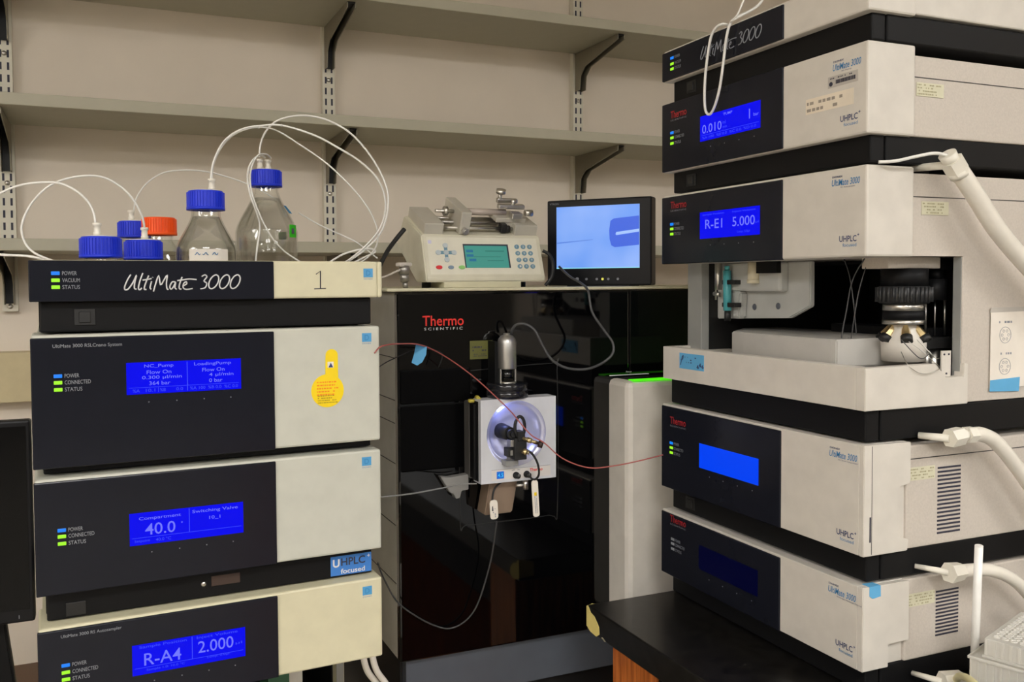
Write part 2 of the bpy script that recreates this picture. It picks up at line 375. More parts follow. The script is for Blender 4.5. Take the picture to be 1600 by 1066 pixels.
class Unit:
    """one instrument module; local x along its front, y into its depth, heights given as room heights"""
    def __init__(s, label, cat, frame, zb, name='chromatography_module', group=None):
        s.zb = zb; s.t = thing(name, label, cat, (frame[0], frame[1], zb), frame[2], group)
    def Z(s, z): return z - s.zb
    def box(s, name, m, x0, x1, y0, y1, z0, z1, bev=0, label=None, parent=None):
        b = nb(); box(b, x0, x1, y0, y1, s.Z(z0), s.Z(z1), bev=bev); return obj(name, b, m, parent or s.t, label)
    def base(s, z1, switch=True, ylo=.013):
        b = nb()
        box(b, .0095, W-.0075, ylo, ylo+.022, s.Z(s.zb+.0015), s.Z(z1), bev=.002)
        box(b, .0085, W-.0065, ylo+.0235, .485, s.Z(s.zb+.0015), s.Z(z1), bev=.002)
        o = obj('base', b, M['black'], s.t)
        if switch:
            z = (s.zb+z1)/2
            b = nb(); box(b, .046, .069, ylo-.0015, ylo+.001, s.Z(z-.0095), s.Z(z+.0095), bev=.0006); box(b, .051, .064, ylo-.0035, ylo, s.Z(z-.0065), s.Z(z+.0065), bev=.001)
            obj('power_switch', b, M['rubber'], o)
        return o
    def feet(s, z0):
        for x in (.05, W-.05):
            for y in (.14, .44):
                b = nb(); cyl(b, (x, y, s.Z(z0)), (x, y, s.Z(s.zb+.003)), .012); obj('foot', b, M['rubber'], s.t)
    def logo_thermo(s, x, z, w=.042, dim=True):
        b = nb(); add_text(b, 'Thermo', w, .0115, front(x, s.Z(z), s.fy), bold=.012); obj('brand_lettering', b, M['redf' if dim else 'red'], s.t)
        b = nb(); add_text(b, 'SCIENTIFIC', w, .0024, front(x, s.Z(z-.0045), s.fy), spacing=1.3); obj('brand_lettering', b, M['greyink'], s.t)
    def leds(s, x, zs, words, mats, tw=.0265):
        for z, wd, m in zip(zs, words, mats):
            b = nb(); box(b, x, x+.009, s.fy-.0006, s.fy+.001, s.Z(z-.0021), s.Z(z+.0021), bev=.0006); obj('indicator_light', b, M[m], s.t)
            b = nb(); add_text(b, wd, tw*len(wd)/9*1.05, .0046, front(x+.0115, s.Z(z-.0023), s.fy)); obj('indicator_lettering', b, M['greyink'], s.t)
    def display(s, z0, z1, lines, m='lcd', x0=.1008, x1=.235, rules=()):
        h = z1-z0; w = x1-x0
        b = nb(); box(b, x0, x1, s.fy-.0007, s.fy+.001, s.Z(z0), s.Z(z1)); d = obj('display', b, M[m], s.t)
        y = s.fy-.0007
        for txt, fx, fz, fw, fh, dm in lines:
            b = nb(); add_text(b, txt, fw*w if len(txt) > 1 else None, fh*h, front(x0+fx*w, s.Z(z0+fz*h), y), bold=.004, thick=.0002); obj('display_text', b, M['lcdtextdim' if dm else 'lcdtext'], d)
        for fx, fz, fw, fh in rules:
            b = nb(); rect(b, fx*w, fz*h, fw*w, fh*h, front(x0, s.Z(z0), y), .0002); obj('display_rule', b, M['lcdtextdim'], d)
        b = nb()
        for fx in (.18, .42, .66, .9): rect(b, fx*w, -.0105, .0012, .0012, front(x0, s.Z(z0), s.fy), .0002)
        obj('key_dots', b, M['greyink'], s.t)
        return d
    def sq_logo(s, x, z1):
        b = nb(); rect(b, 0, 0, .0132, .0118, front(x, s.Z(z1-.0118), 0)); o = obj('maker_emblem', b, M['logoblue'], s.t)
        b = nb(); add_text(b, 'D', .006, .007, front(x+.0036, s.Z(z1-.0095), -.0003)); add_text(b, 'DIONEX', .0125, .0018, front(x+.0004, s.Z(z1-.0148), 0)); obj('emblem_lettering', b, M['blueink'], o)
    def brand_right(s, sub, z, zu):
        b = nb(); add_text(b, 'DIONEX', .017, .0024, front(.3652, s.Z(z+.010), 0), bold=.02); add_text(b, sub, min(.0011*len(sub)+.008, .04), .0022, front(.379, s.Z(z-.0035), 0)); obj('model_lettering', b, M['navyink'], s.t)
        b = nb(); add_text(b, 'UltiMate 3000', .045, .0082, front(.3645, s.Z(z), 0), shear=.2, bold=.008); obj('model_lettering', b, M['blueink'], s.t)
        b = nb(); add_text(b, 'UHPLC', .0275, .0075, front(.3775, s.Z(zu), 0), bold=.015); add_text(b, '+', .003, .003, front(.4062, s.Z(zu+.0065), 0), bold=.03); obj('emblem_lettering', b, M['navyink'], s.t)
        b = nb(); add_text(b, 'focused', .022, .0042, front(.383, s.Z(zu-.006), 0)); obj('emblem_lettering', b, M['blueink'], s.t)
    def service_label(s, y0, z0, w=.046, h=.0165):
        b = nb(); rect(b, 0, 0, w, h, side(y0, s.Z(z0), W-.0035)); o = obj('service_label', b, mat('pale_label', 'd3cfb4', .6), s.t, 'small pale yellow service label')
        b = nb(); scribble(b, w*.94, h*.9, 4, side(y0+w*.03, s.Z(z0)+h*.05, W-.0031), dens=.6); obj('label_print', b, mat('label_print_ochre', 'a9a382', .7), o)
    def vent(s, y0, y1, z0, z1, n):
        b = nb(); p = (z1-z0)/n
        for i in range(n): box(b, W-.005, W-.0033, y0, y1, s.Z(z0+i*p), s.Z(z0+i*p+p*.45), bev=0)
        obj('vent_slots', b, M['ink'], s.t)
    def cover(s, m, z0, z1, hood=.0764, pm=.0005, ptop=.0032):
        b = nb(); box(b, 0, W, 0, hood, s.Z(z0), s.Z(z1), bev=.0028); obj('front_cover', b, m, s.t)
        s.fy = -.0024
        b = nb(); box(b, -.001, SPL, s.fy, .0035, s.Z(z0-pm), s.Z(z1-ptop), bev=.0014); obj('front_panel', b, M['panel'], s.t, 'glossy blue-black front panel')
    def casing(s, m, z0, z1, y0=.073, groove=None):
        b = nb(); box(b, .004, W-.004, y0, .50, s.Z(z0), s.Z(z1), bev=.002); o = obj('casing', b, m, s.t)
        if groove: 
            b = nb(); box(b, W-.0045, W-.0036, .078, .499, s.Z(groove-.0006), s.Z(groove+.0006)); obj('seam', b, M['groove'], o)

LF = (-.0715, 1.1316, .04675)
RF = (.8493, 1.2189, -1.5807)
G1, G2 = 'instrument modules of the left stack', 'instrument modules of the right stack'

# ---- left stack, from the top down
u = Unit('cream and dark solvent rack module with handwritten 1, topmost of the left stack', 'lab instrument', LF, 1.3935, group=G1)
b = nb()      # a hollow base: front bar, chassis walls and the floor under the tray
box(b, .0095, W-.0075, .013, .035, u.Z(1.395), u.Z(1.431), bev=.002)
for q in ((.0085, .0115, .0365, .485), (W-.0095, W-.0065, .0365, .485), (.0115, W-.0095, .482, .485)): box(b, *q, u.Z(1.395), u.Z(1.431))
box(b, .0115, W-.0095, .0365, .482, u.Z(1.395), u.Z(1.4035))
o = obj('base', b, M['black'], u.t)
b = nb(); box(b, .046, .069, .0115, .014, u.Z(1.4025), u.Z(1.4215), bev=.0006); box(b, .051, .064, .0095, .013, u.Z(1.4055), u.Z(1.4185), bev=.001); obj('power_switch', b, M['rubber'], o)
b = nb()     # the open tray behind the front, bottles stand in it
box(b, .002, .418, .0, .020, u.Z(1.431), u.Z(1.479), bev=.0026)
box(b, .4175, .4245, .0, .02, u.Z(1.431), u.Z(1.479), bev=.0026)
obj('front_cover', b, M['cream'], u.t)
u.fy = -.0024
b = nb(); box(b, -.001, .2785, u.fy, .004, u.Z(1.4308), u.Z(1.4785), bev=.0014); obj('front_panel', b, M['panel'], u.t, 'dark panel with script wordmark')
b = nb()
box(b, .012, .409, .04, .494, u.Z(1.404), u.Z(1.409))
box(b, .004, .009, .018, .5, u.Z(1.4312), u.Z(1.468)); box(b, .411, .416, .018, .5, u.Z(1.4312), u.Z(1.468)); box(b, .009, .411, .495, .5, u.Z(1.4312), u.Z(1.468))
obj('bottle_tray', b, M['cream'], u.t)
u.leds(.0225, (1.4637, 1.4556, 1.4476), ('POWER', 'VACUUM', 'STATUS'), ('ledblue', 'ledgreen', 'ledgreen'))
b = nb(); wordmark(b, .098, u.Z(1.4438), .136, .0185, u.fy, .0009); obj('script_wordmark', b, M['whiteink'], u.t)
b = nb(); tube(b, [(.3335, -.0002, u.Z(1.462)), (.3395, -.0002, u.Z(1.4665)), (.3392, -.0002, u.Z(1.4435))], .0007, n=6, k=0); tube(b, [(.331, -.0002, u.Z(1.443)), (.3465, -.0002, u.Z(1.4436))], .0007, n=6, k=0)
obj('handwritten_numeral', b, M['ink'], u.t)
u.sq_logo(.398, 1.4695)

u = Unit('dark module with yellow round tag on its beige side, second in the left stack', 'lab instrument', LF, 1.2262, group=G1)
u.base(1.2370, switch=False, ylo=.02)
u.cover(M['beige'], 1.2385, 1.3925)
u.casing(M['beige'], 1.237, 1.386)
b = nb()
for x in (.215, .270, .402): box(b, x, x+.012, .04, .062, u.Z(1.3925), u.Z(1.3932))
obj('cover_clips', b, M['white'], u.t)
b = nb(); add_text(b, 'UltiMate 3000 RSLCnano System', .0745, .0052, front(.0222, u.Z(1.3765), u.fy)); obj('model_lettering', b, M['greyink'], u.t)
u.leds(.0226, (1.3450, 1.3373, 1.3292), ('POWER', 'CONNECTED', 'STATUS'), ('ledblue', 'ledgreen', 'ledgreen'))
u.display(1.3188, 1.357, [('NC_Pump', .15, .80, .25, .13, 0), ('Flow On', .17, .62, .21, .12, 0), ('0.300 µl/min', .13, .44, .34, .13, 0), ('364 bar', .19, .27, .18, .12, 0),
    ('LoadingPump', .58, .80, .33, .13, 0), ('Flow On', .65, .62, .2, .12, 0), ('4 µl/min', .71, .44, .22, .13, 0), ('0 bar', .71, .27, .12, .12, 0),
    ('%A', .05, .06, .06, .1, 1), ('10.1', .16, .06, .08, .1, 1), ('%B', .28, .06, .05, .1, 1), ('0.0', .42, .06, .06, .1, 1), ('%A 100  %B 0.0  %C 0.0', .54, .06, .43, .1, 1)],
    rules=[(.02, .2, .96, .012), (.515, .04, .007, .92), (.265, .04, .004, .15)])
u.sq_logo(.395, 1.3835)
b = nb(); P = pts_circle(.347, 1.3095, .0218, 40, PI/2+.36-.23, PI*2.5-.36-.23) + [(.3612, 1.3565)] + pts_circle(.3530, 1.3555, .0083, 14, 0, PI) + [(.3447, 1.352)]
prism(b, [(p[0], u.Z(p[1])) for p in P], 'y', -.0009, -.0002)
tg = obj('warning_tag', b, M['yellow'], u.t, 'yellow keyhole-shaped warning tag with small print')
b = nb(); rect(b, 0, 0, .0082, .0078, front(.3472, u.Z(1.3395), -.0009), .0002); obj('tag_square', b, M['paper'], tg)
b = nb(); prism(b, [(.3484, u.Z(1.3400)), (.3545, u.Z(1.3400)), (.3515, u.Z(1.3462))], 'y', -.0014, -.0011); obj('tag_symbol', b, M['navyink'], tg)
b = nb(); scribble(b, .029, .0205, 5, front(.3325, u.Z(1.3025), -.0009), dens=.9); obj('tag_print', b, mat('orange_print', 'f08a10', .6), tg)
b = nb(); scribble(b, .027, .012, 4, front(.3335, u.Z(1.2925), -.0009), dens=.9); obj('tag_print', b, mat('olive_print', 'a88f10', .6), tg)

u = Unit('dark module reading 40.0 on its screen, third in the left stack', 'lab instrument', LF, 1.0515, group=G1)
bs = u.base(1.0895, switch=False, ylo=.02)
u.cover(M['beige'], 1.0905, 1.2258)
u.casing(M['beige'], 1.0895, 1.2195)
u.leds(.0228, (1.1653, 1.1580, 1.1497), ('POWER', 'CONNECTED', 'STATUS'), ('ledblue', 'ledgreen', 'ledgreen'))
u.display(1.1367, 1.1757, [('Compartment', .08, .74, .36, .13, 0), ('40.0', .13, .29, .26, .36, 0), ('°', .44, .55, .02, .05, 0), ('Switching Valve', .54, .78, .41, .13, 0), ('10_1', .69, .55, .1, .12, 0),
    ('Setpoint', .04, .07, .13, .1, 1), ('40.0 °C', .22, .07, .13, .1, 1)], rules=[(.02, .22, .96, .012), (.51, .22, .006, .76)])
u.sq_logo(.393, 1.2172)
b = nb(); rect(b, 0, 0, .0575, .0262, front(.3540, u.Z(1.0555), .0200), .0004); o = obj('blue_sticker', b, mat('sticker_blue', '3a78c4', .5), u.t, 'blue sticker with emblem')
b = nb(); add_text(b, 'U', .0095, .011, front(.3570, u.Z(1.0668), .0195), bold=.03); add_text(b, 'focused', .034, .0068, front(.368, u.Z(1.0572), .0195), bold=.015); add_text(b, '+', .004, .004, front(.4055, u.Z(1.0755), .0195), bold=.02); obj('sticker_print', b, M['whiteink'], o)
b = nb(); add_text(b, 'HPLC', .034, .0105, front(.3685, u.Z(1.0680), .0195), bold=.02); obj('sticker_print', b, M['ink'], o)
b = nb(); lathe(b, [(0, .002), (.0028, .0015), (.0036, 0), (0, 0)], n=20, mtx=Matrix.Translation((.1885, .0195, u.Z(1.0710))) @ Matrix.Rotation(PI/2, 4, 'X')); obj('screw', b, M['steel'], u.t)
b = nb(); box(b, .198, .234, .0185, .0205, u.Z(1.0665), u.Z(1.0795), bev=.0006); obj('drain_clip', b, mat('brown_clip', '3f2f28', .5), u.t)
b = nb(); box(b, .030, .052, .0185, .0205, u.Z(1.056), u.Z(1.072), bev=.0006); obj('power_switch', b, M['rubber'], bs)

# ---- an autosampler module: hood, recessed bay with pillars, tray, base
def autosampler(label, frame, cb, ct, mcov, mbody, group, right):
    zb = ct - .3365; u = Unit(label, 'lab instrument', frame, zb, group=group)
    tt, tb = ct-.2438, ct-.2958                 # tray lip and tray bottom
    u.base(tb+.0005, switch=False, ylo=.0095); u.cover(mcov, cb, ct)
    b = nb()                                    # side walls, rear wall and roof round the bay
    for x0, x1 in ((.004, .040), (.4035, W-.004)):
        if x0 < .1: box(b, x0, x1, .110, .499, u.Z(tb+.001), u.Z(cb+.001), bev=.001)
        else:
            box(b, x0, x1, .166, .499, u.Z(tb+.001), u.Z(ct-.0075), bev=.001)
    box(b, .004, .392, .074, .499, u.Z(cb+.0012), u.Z(ct-.0075)); box(b, .392, W-.004, .074, .170, u.Z(cb+.0012), u.Z(ct-.0075))
    o = obj('casing', b, mbody, u.t)
    grey = mat('bay_grey', '9fa09c', .4, metal=.2)
    b = nb(); box(b, .004, .040, .045, .1095, u.Z(tb+.001), u.Z(cb+.001), bev=.001); obj('bay_pillar', b, grey, u.t)
    b = nb(); box(b, .4032, .4145, .1645, .1658, u.Z(tb+.03), u.Z(cb)); obj('bay_pillar', b, grey, u.t)
    b = nb(); box(b, W-.0045, W-.0036, .078, .499, u.Z(ct-.0366), u.Z(ct-.0354)); obj('seam', b, M['groove'], o)
    b = nb(); box(b, .04, .4025, .40, .405, u.Z(tb+.001), u.Z(cb)); box(b, .040, .041, .06, .40, u.Z(tb+.001), u.Z(cb)); box(b, .4015, .4034, .185, .40, u.Z(tb+.001), u.Z(cb)); box(b, .041, .391, .20, .4, u.Z(cb-.004), u.Z(cb)); box(b, .041, .391, .20, .4, u.Z(tb+.03), u.Z(tb+.045))
    obj('bay_lining', b, M['rubber'], u.t)
    # tray with a stepped notch in its right flank
    b = nb(); box(b, 0, W-.014, 0, .016, u.Z(tb), u.Z(tt), bev=.0008); box(b, .0, .012, .012, .16, u.Z(tb), u.Z(tt)); box(b, .012, W-.012, .012, .17, u.Z(tb), u.Z(tb+.012))
    prism(b, [(0, u.Z(tb)), (.1725, u.Z(tb)), (.1725, u.Z(tt-.001)), (.1655, u.Z(tt)), (.1640, u.Z(tt-.017)), (.1345, u.Z(tt-.0175)), (.1165, u.Z(tt+.0005)), (0, u.Z(tt))], 'x', W-.014, W+.0004, bev=.0008)
    obj('front_tray', b, mcov, u.t)
    return u, tt, tb
u, tt, tb = autosampler('dark module reading R-A4 and 2.000, lowest of the left stack', LF, .9425, 1.0515, M['cream'], M['cream'], G1, False)
b = nb(); add_text(b, 'UltiMate 3000 RS Autosampler', .066, .0048, front(.0237, u.Z(1.0375), u.fy)); obj('model_lettering', b, M['greyink'], u.t)
u.leds(.0236, (1.0059, .9975, .9892), ('POWER', 'CONNECTED', 'STATUS'), ('ledblue', 'ledgreen', 'ledgreen'))
u.display(.9785, 1.0155, [('Sample Position', .06, .84, .41, .12, 1), ('R-A4', .1, .29, .32, .40, 0), ('Inject Volume', .56, .84, .37, .12, 1), ('2.000', .57, .38, .32, .40, 0), ('µl', .91, .45, .06, .1, 1),
    ('Sample 1.0: 10.0 °C', .12, .08, .33, .1, 1), ('Loop: 0.0µl', .65, .14, .2, .1, 1)], rules=[(.02, .22, .96, .012), (.515, .22, .006, .76)])
u.sq_logo(.392, 1.0417)
b = nb(); box(b, .33, .352, .17, .19, u.Z(tb+.013), u.Z(.941)); obj('valve_post', b, M['white'], u.t)
b = nb(); box(b, .29, .32, .12, .2, u.Z(.86), u.Z(.941)); obj('needle_block', b, mat('green_board', '2f5a40', .5), u.t)

# ---- right stack, from the top down
ORAIL = ('POWER', 'CONNECTED', 'STATUS')
u = Unit('solvent rack module with script wordmark and tubing loop, topmost of the right stack', 'lab instrument', RF, 1.7360, group=G2)
u.base(1.7708)
u.cover(M['white'], 1.7695, 1.8195, pm=-.0015); u.casing(M['white'], 1.773, 1.815)
u.leds(.0222, (1.8040, 1.7947, 1.7867), ('POWER', 'VACUUM', 'STATUS'), ('ledblue', 'ledgreen', 'ledgreen'), tw=.024)
b = nb(); wordmark(b, .098, u.Z(1.7842), .136, .0185, u.fy, .00075); obj('script_wordmark', b, M['greyink'], u.t)

u = Unit('pump module reading 0.010 on its screen, second in the right stack', 'lab instrument', RF, 1.5905, group=G2)
u.base(1.6258); u.feet(1.5805)
u.cover(M['white'], 1.6245, 1.7345, ptop=.0005, pm=-.0015); u.casing(M['body'], 1.6252, 1.7240, groove=1.6975)
u.logo_thermo(.0237, 1.7085); u.leds(.0226, (1.6860, 1.6780, 1.6692), ORAIL, ('ledblue', 'ledgreen', 'ledgreen'), tw=.024)
u.display(1.6607, 1.6985, [('0.010', .04, .29, .34, .34, 0), ('ml', .40, .48, .05, .13, 1), ('min', .40, .32, .07, .1, 1), ('PUMP', .42, .80, .14, .1, 0), ('1', .83, .42, .05, .36, 0), ('bar', .90, .48, .08, .12, 0),
    ('%A 100  %B 0.0  %C 0.0  %D 0.0', .04, .07, .9, .1, 1)], rules=[(.02, .22, .96, .012)])
u.brand_right('RS Pump', 1.7085, 1.6440)
b = nb(); rect(b, 0, 0, .0482, .0138, front(.3567, u.Z(1.6890), 0)); o = obj('inventory_label', b, mat('grey_label', 'b8b2aa', .5), u.t, 'grey bar-coded inventory label')
b = nb(); 
x = .013
while x < .044:
    w_ = random.uniform(.0003, .0011); rect(b, x, .0035, w_, .0048, front(.3567, u.Z(1.6890), -.0003)); x += w_+random.uniform(.0003, .0007)
prism(b, [(p[0], u.Z(p[1])) for p in pts_circle(.3617, 1.6935, .0028, 16)], 'y', -.0006, -.0003); scribble(b, .04, .0032, 1, front(.3605, u.Z(1.6985), -.0003)); obj('label_print', b, M['ink'], o)
b = nb(); rect(b, 0, 0, .0795, .0194, front(.3187, u.Z(1.6629), 0)); o = obj('paper_label', b, mat('handwritten_strip', 'e6dac6', .8), u.t, 'handwritten paper label strip')
b = nb(); scribble(b, .07, .0085, 1, front(.321, u.Z(1.672), -.0003), dens=.7); scribble(b, .06, .0085, 1, front(.321, u.Z(1.6635), -.0003), dens=.7); obj('label_print', b, mat('pencil', '9b9184', .8), o)
u.service_label(.0815, 1.6750)

u, tt, tb = autosampler('module with open sampling bay and R-E1 screen, third in the right stack', RF, 1.4782, 1.5880, M['white'], M['body'], G2, True)
u.logo_thermo(.0240, 1.5595+.0058)
u.leds(.0226, (1.5410, 1.5335, 1.5253), ORAIL, ('ledblue', 'ledgreen', 'ledgreen'), tw=.024)
u.display(1.5140, 1.5540, [('Sample Position', .05, .84, .38, .09, 1), ('R-E1', .1, .36, .3, .34, 0), ('Inject Volume', .57, .84, .37, .09, 1), ('5.000', .57, .36, .36, .34, 0), ('µl', .94, .4, .05, .1, 1), ('Loop: 5.0µl', .65, .1, .2, .1, 1)])
u.brand_right('RS Autosampler', 1.5665, 1.4970)
u.service_label(.0925, 1.5303)
b = nb(); rect(b, 0, 0, .0625, .0245, front(.0456, u.Z(1.3123), 0), .0005); o = obj('tape_label', b, M['tapeblue'], u.t, 'blue tape label with black doodles')
b = nb(); tube(b, [(.049, -.0006, u.Z(1.318)), (.053, -.0006, u.Z(1.330)), (.056, -.0006, u.Z(1.333)), (.0545, -.0006, u.Z(1.3275)), (.050, -.0006, u.Z(1.326))], .0007, n=6)
for q in ((.091, 1.3165), (.097, 1.3195), (.103, 1.3175)): tube(b, [(q[0], -.0006, u.Z(q[1])), (q[0]+.003, -.0006, u.Z(q[1]+.004)), (q[0]+.0025, -.0006, u.Z(q[1]-.001)), (q[0]+.005, -.0006, u.Z(q[1]+.001))], .0007, n=6)
scribble(b, .03, .012, 3, front(.06, u.Z(1.321), -.0005), dens=.25); obj('label_print', b, M['navyink'], o)
# white injection block with a syringe on its face
b = nb()
prism(b, [(.014, u.Z(1.388)), (.205, u.Z(1.3955)), (.246, u.Z(1.4135)), (.246, u.Z(1.4775)), (.014, u.Z(1.4775))], 'y', .077, .086, bev=.0015)
bg = mat('bay_white', 'b9bab6', .45)
obj('injection_block', b, bg, u.t)
b = nb(); box(b, .083, .204, .060, .0775, u.Z(1.434), u.Z(1.4775), bev=.004); obj('block_step', b, bg, u.t)
b = nb(); prism(b, [(.063, u.Z(1.3915)), (.1115, u.Z(1.3915)), (.115, u.Z(1.433)), (.075, u.Z(1.437)), (.063, u.Z(1.425))], 'y', .062, .078, bev=.003); obj('block_step', b, bg, u.t)
for x, z in ((.130, 1.410), (.182, 1.4125)):
    b = nb(); lathe(b, [(0, .0012), (.004, .001), (.005, 0)], n=20, mtx=Matrix.Translation((x, .0765, u.Z(z))) @ Matrix.Rotation(PI/2, 4, 'X')); obj('screw', b, M['kick'], u.t)
b = nb(); box(b, .150, .204, .054, .062, u.Z(1.461), u.Z(1.478)); obj('bay_sensor', b, M['black'], u.t)
b = nb(); cyl(b, (.097, .052, u.Z(1.404)), (.0955, .052, u.Z(1.466)), .0062); cyl(b, (.0955, .052, u.Z(1.466)), (.0955, .052, u.Z(1.473)), .004); o = obj('sample_syringe', b, mat('teal_glass', '4fa6ae', .25), u.t, 'teal syringe barrel in black clips')
b = nb()
cyl(b, (.0972, .052, u.Z(1.388)), (.0972, .052, u.Z(1.404)), .005); obj('syringe_tip', b, M['rubber'], o)
for z in (1.413, 1.448):
    b = nb(); box(b, .088, .118, .048, .062, u.Z(z-.0035), u.Z(z+.0035), bev=.001); obj('syringe_clip', b, M['rubber'], o)
b = nb(); cyl(b, (.0715, .054, u.Z(1.436)), (.0715, .054, u.Z(1.478)), .0055); cyl(b, (.062, .054, u.Z(1.430)), (.0765, .054, u.Z(1.4285)), .0035); cyl(b, (.0655, .054, u.Z(1.42)), (.0665, .054, u.Z(1.478)), .0016); obj('buffer_loop', b, M['steel'], u.t)
b = nb(); cyl(b, (.152, .056, u.Z(1.449)), (.152, .056, u.Z(1.4775)), .0085); cyl(b, (.152, .056, u.Z(1.446)), (.152, .056, u.Z(1.452)), .0095); obj('vial_cap', b, mat('ivory_plastic', 'd8cfb4', .4), u.t)
# raised carousel cover behind the tray lip
b = nb(); P = [(.128, .036), (.16, .0315), (.20, .0285), (.24, .0270), (.30, .0268), (.335, .0268), (.346, .028), (.346, .19), (.05, .19), (.06, .11)]
prism(b, P, 'z', u.Z(1.337), u.Z(1.3735), bev=.0018); o = obj('carousel_cover', b, mat('carousel_grey', 'b9b6b0', .45), u.t)
b = nb(); box(b, .016, .1, .03, .10, u.Z(1.337), u.Z(1.3395)); obj('tray_ledge', b, M['white'], u.t)
b = nb(); box(b, .20, .37, .16, .20, u.Z(1.374), u.Z(1.386), bev=.001); obj('needle_arm', b, M['black'], u.t)
# injection valve
vx, vy = .369, .118
b = nb(); box(b, .345, .388, .070, .160, u.Z(1.4645), u.Z(1.4790), bev=.001); obj('valve_bracket', b, M['body'], u.t)
def ring(prof, m, name, n=32):
    b = nb(); lathe(b, [(r, u.Z(z)) for r, z in prof], n=n, mtx=Matrix.Translation((vx, vy, 0))); return obj(name, b, m, u.t)
ring([(0, 1.441), (.0285, 1.441), (.0285, 1.4645), (0, 1.4645)], M['black'], 'valve_motor')
b = nb()
for i in range(30):
    a0 = 2*PI*i/30; P = [(vx+.0325*math.cos(a0+t), vy+.0325*math.sin(a0+t)) for t in (0, .1)] + [(vx+.0302*math.cos(a0+t), vy+.0302*math.sin(a0+t)) for t in (.13, .19)]
    cyl(b, (P[0][0]*.5+P[1][0]*.5, P[0][1]*.5+P[1][1]*.5, u.Z(1.4215)), (P[0][0]*.5+P[1][0]*.5, P[0][1]*.5+P[1][1]*.5, u.Z(1.4405)), .0022, n=6)
lathe(b, [(0, u.Z(1.4195)), (.029, u.Z(1.4195)), (.032, u.Z(1.423)), (.032, u.Z(1.439)), (.0295, u.Z(1.442)), (0, u.Z(1.442))], mtx=Matrix.Translation((vx, vy, 0)))
obj('knurled_ring', b, mat('charcoal_knurl', (.02, .02, .021), .45), u.t)
ring([(0, 1.4105), (.0255, 1.4105), (.0255, 1.420), (0, 1.420)], M['steel'], 'steel_ring')
ring([(0, 1.3985), (.0255, 1.3985), (.0255, 1.4103), (0, 1.4103)], M['black'], 'valve_stator')
ring([(0, 1.3925), (.0258, 1.3925), (.0258, 1.3985), (0, 1.3985)], M['steel'], 'steel_ring')
ring([(0, 1.345), (.0262, 1.345), (.0275, 1.371), (.018, 1.3835), (.018, 1.3925), (0, 1.3925)], M['white'], 'valve_port_block')
for i in range(6):
    a = 2*PI*i/6+.35; d = Vector((math.cos(a), math.sin(a), 0)); p = Vector((vx, vy, 0))
    b = nb(); cyl(b, p+d*.014+Vector((0, 0, u.Z(1.391))), p+d*.0245+Vector((0, 0, u.Z(1.378))), .0042, .0058, n=6, smooth=False); f = obj('port_fitting', b, M['brass'], u.t)
    b = nb(); cyl(b, p+d*.0245+Vector((0, 0, u.Z(1.378))), p+d*.0295+Vector((0, 0, u.Z(1.3715))), .0072, n=16); obj('fitting_collar', b, M['rubber'], f)
for y, r in ((.153, .0016), (.188, .0016), (.170, .001)):
    b = nb(); cyl(b, (.372, y, u.Z(1.376)), (.372, y, u.Z(1.43)), r, n=10); obj('guide_rod' if r > .001 else 'needle', b, M['steel'], u.t)
b = nb(); cyl(b, (.372, .170, u.Z(1.423)), (.372, .170, u.Z(1.451)), .014); cyl(b, (.372, .17, u.Z(1.451)), (.372, .17, u.Z(1.463)), .009); box(b, .362, .382, .148, .192, u.Z(1.463), u.Z(1.478)); obj('needle_drive', b, M['black'], u.t)
b = nb(); box(b, .358, .386, .140, .198, u.Z(1.3605), u.Z(1.3745), bev=.001); obj('needle_guide', b, mat('dark_steel', (.03, .03, .03), .35, metal=.4), u.t)
b = nb(); cyl(b, (.372, .168, u.Z(1.315)), (.372, .168, u.Z(1.3605)), .0085); cyl(b, (.377, .150, u.Z(1.325)), (.377, .150, u.Z(1.3605)), .005); obj('needle_port', b, M['steel'], u.t)
b = nb(); box(b, .4065, .4085, .140, .156, u.Z(1.3262), u.Z(1.3595)); o = obj('latch_plate', b, M['white'], u.t)
for y, z in ((.144, 1.355), (.152, 1.355), (.148, 1.3305)):
    b = nb(); cyl(b, (.4084, y, u.Z(z)), (.4092, y, u.Z(z)), .0013, n=10); obj('screw', b, M['ink'], o)
for nm, P, r, m in (('capillary', [(.35, .07, 1.478), (.338, .062, 1.45), (.33, .06, 1.41), (.327, .055, 1.37), (.333, .06, 1.35)], .0009, 'greycable'), ('capillary', [(.352, .075, 1.478), (.35, .062, 1.44), (.345, .058, 1.40), (.335, .06, 1.352)], .0008, 'greycable'),
    ('capillary', [(.31, .075, 1.478), (.33, .065, 1.455), (.342, .06, 1.42), (.345, .062, 1.38)], .0007, 'greycable'),
    ('capillary', [(.395, .098, 1.372), (.405, .11, 1.36), (.412, .125, 1.345), (.423, .118, 1.3385), (.4235, .09, 1.334), (.420, .07, 1.345), (.40, .08, 1.36)], .0005, 'steel'),
    ('capillary', [(.397, .11, 1.374), (.408, .12, 1.358), (.409, .13, 1.35), (.40, .15, 1.352)], .0006, 'steel'), ('capillary', [(.395, .085, 1.375), (.41, .10, 1.352), (.408, .118, 1.356)], .0006, 'greycable'), ('sensor_wire', [(.325, .07, 1.372), (.332, .058, 1.358), (.338, .055, 1.352)], .003, 'rubber')):
    b = nb(); tube(b, [(p[0], p[1], u.Z(p[2])) for p in P], r, n=8); obj(nm, b, M[m], u.t)

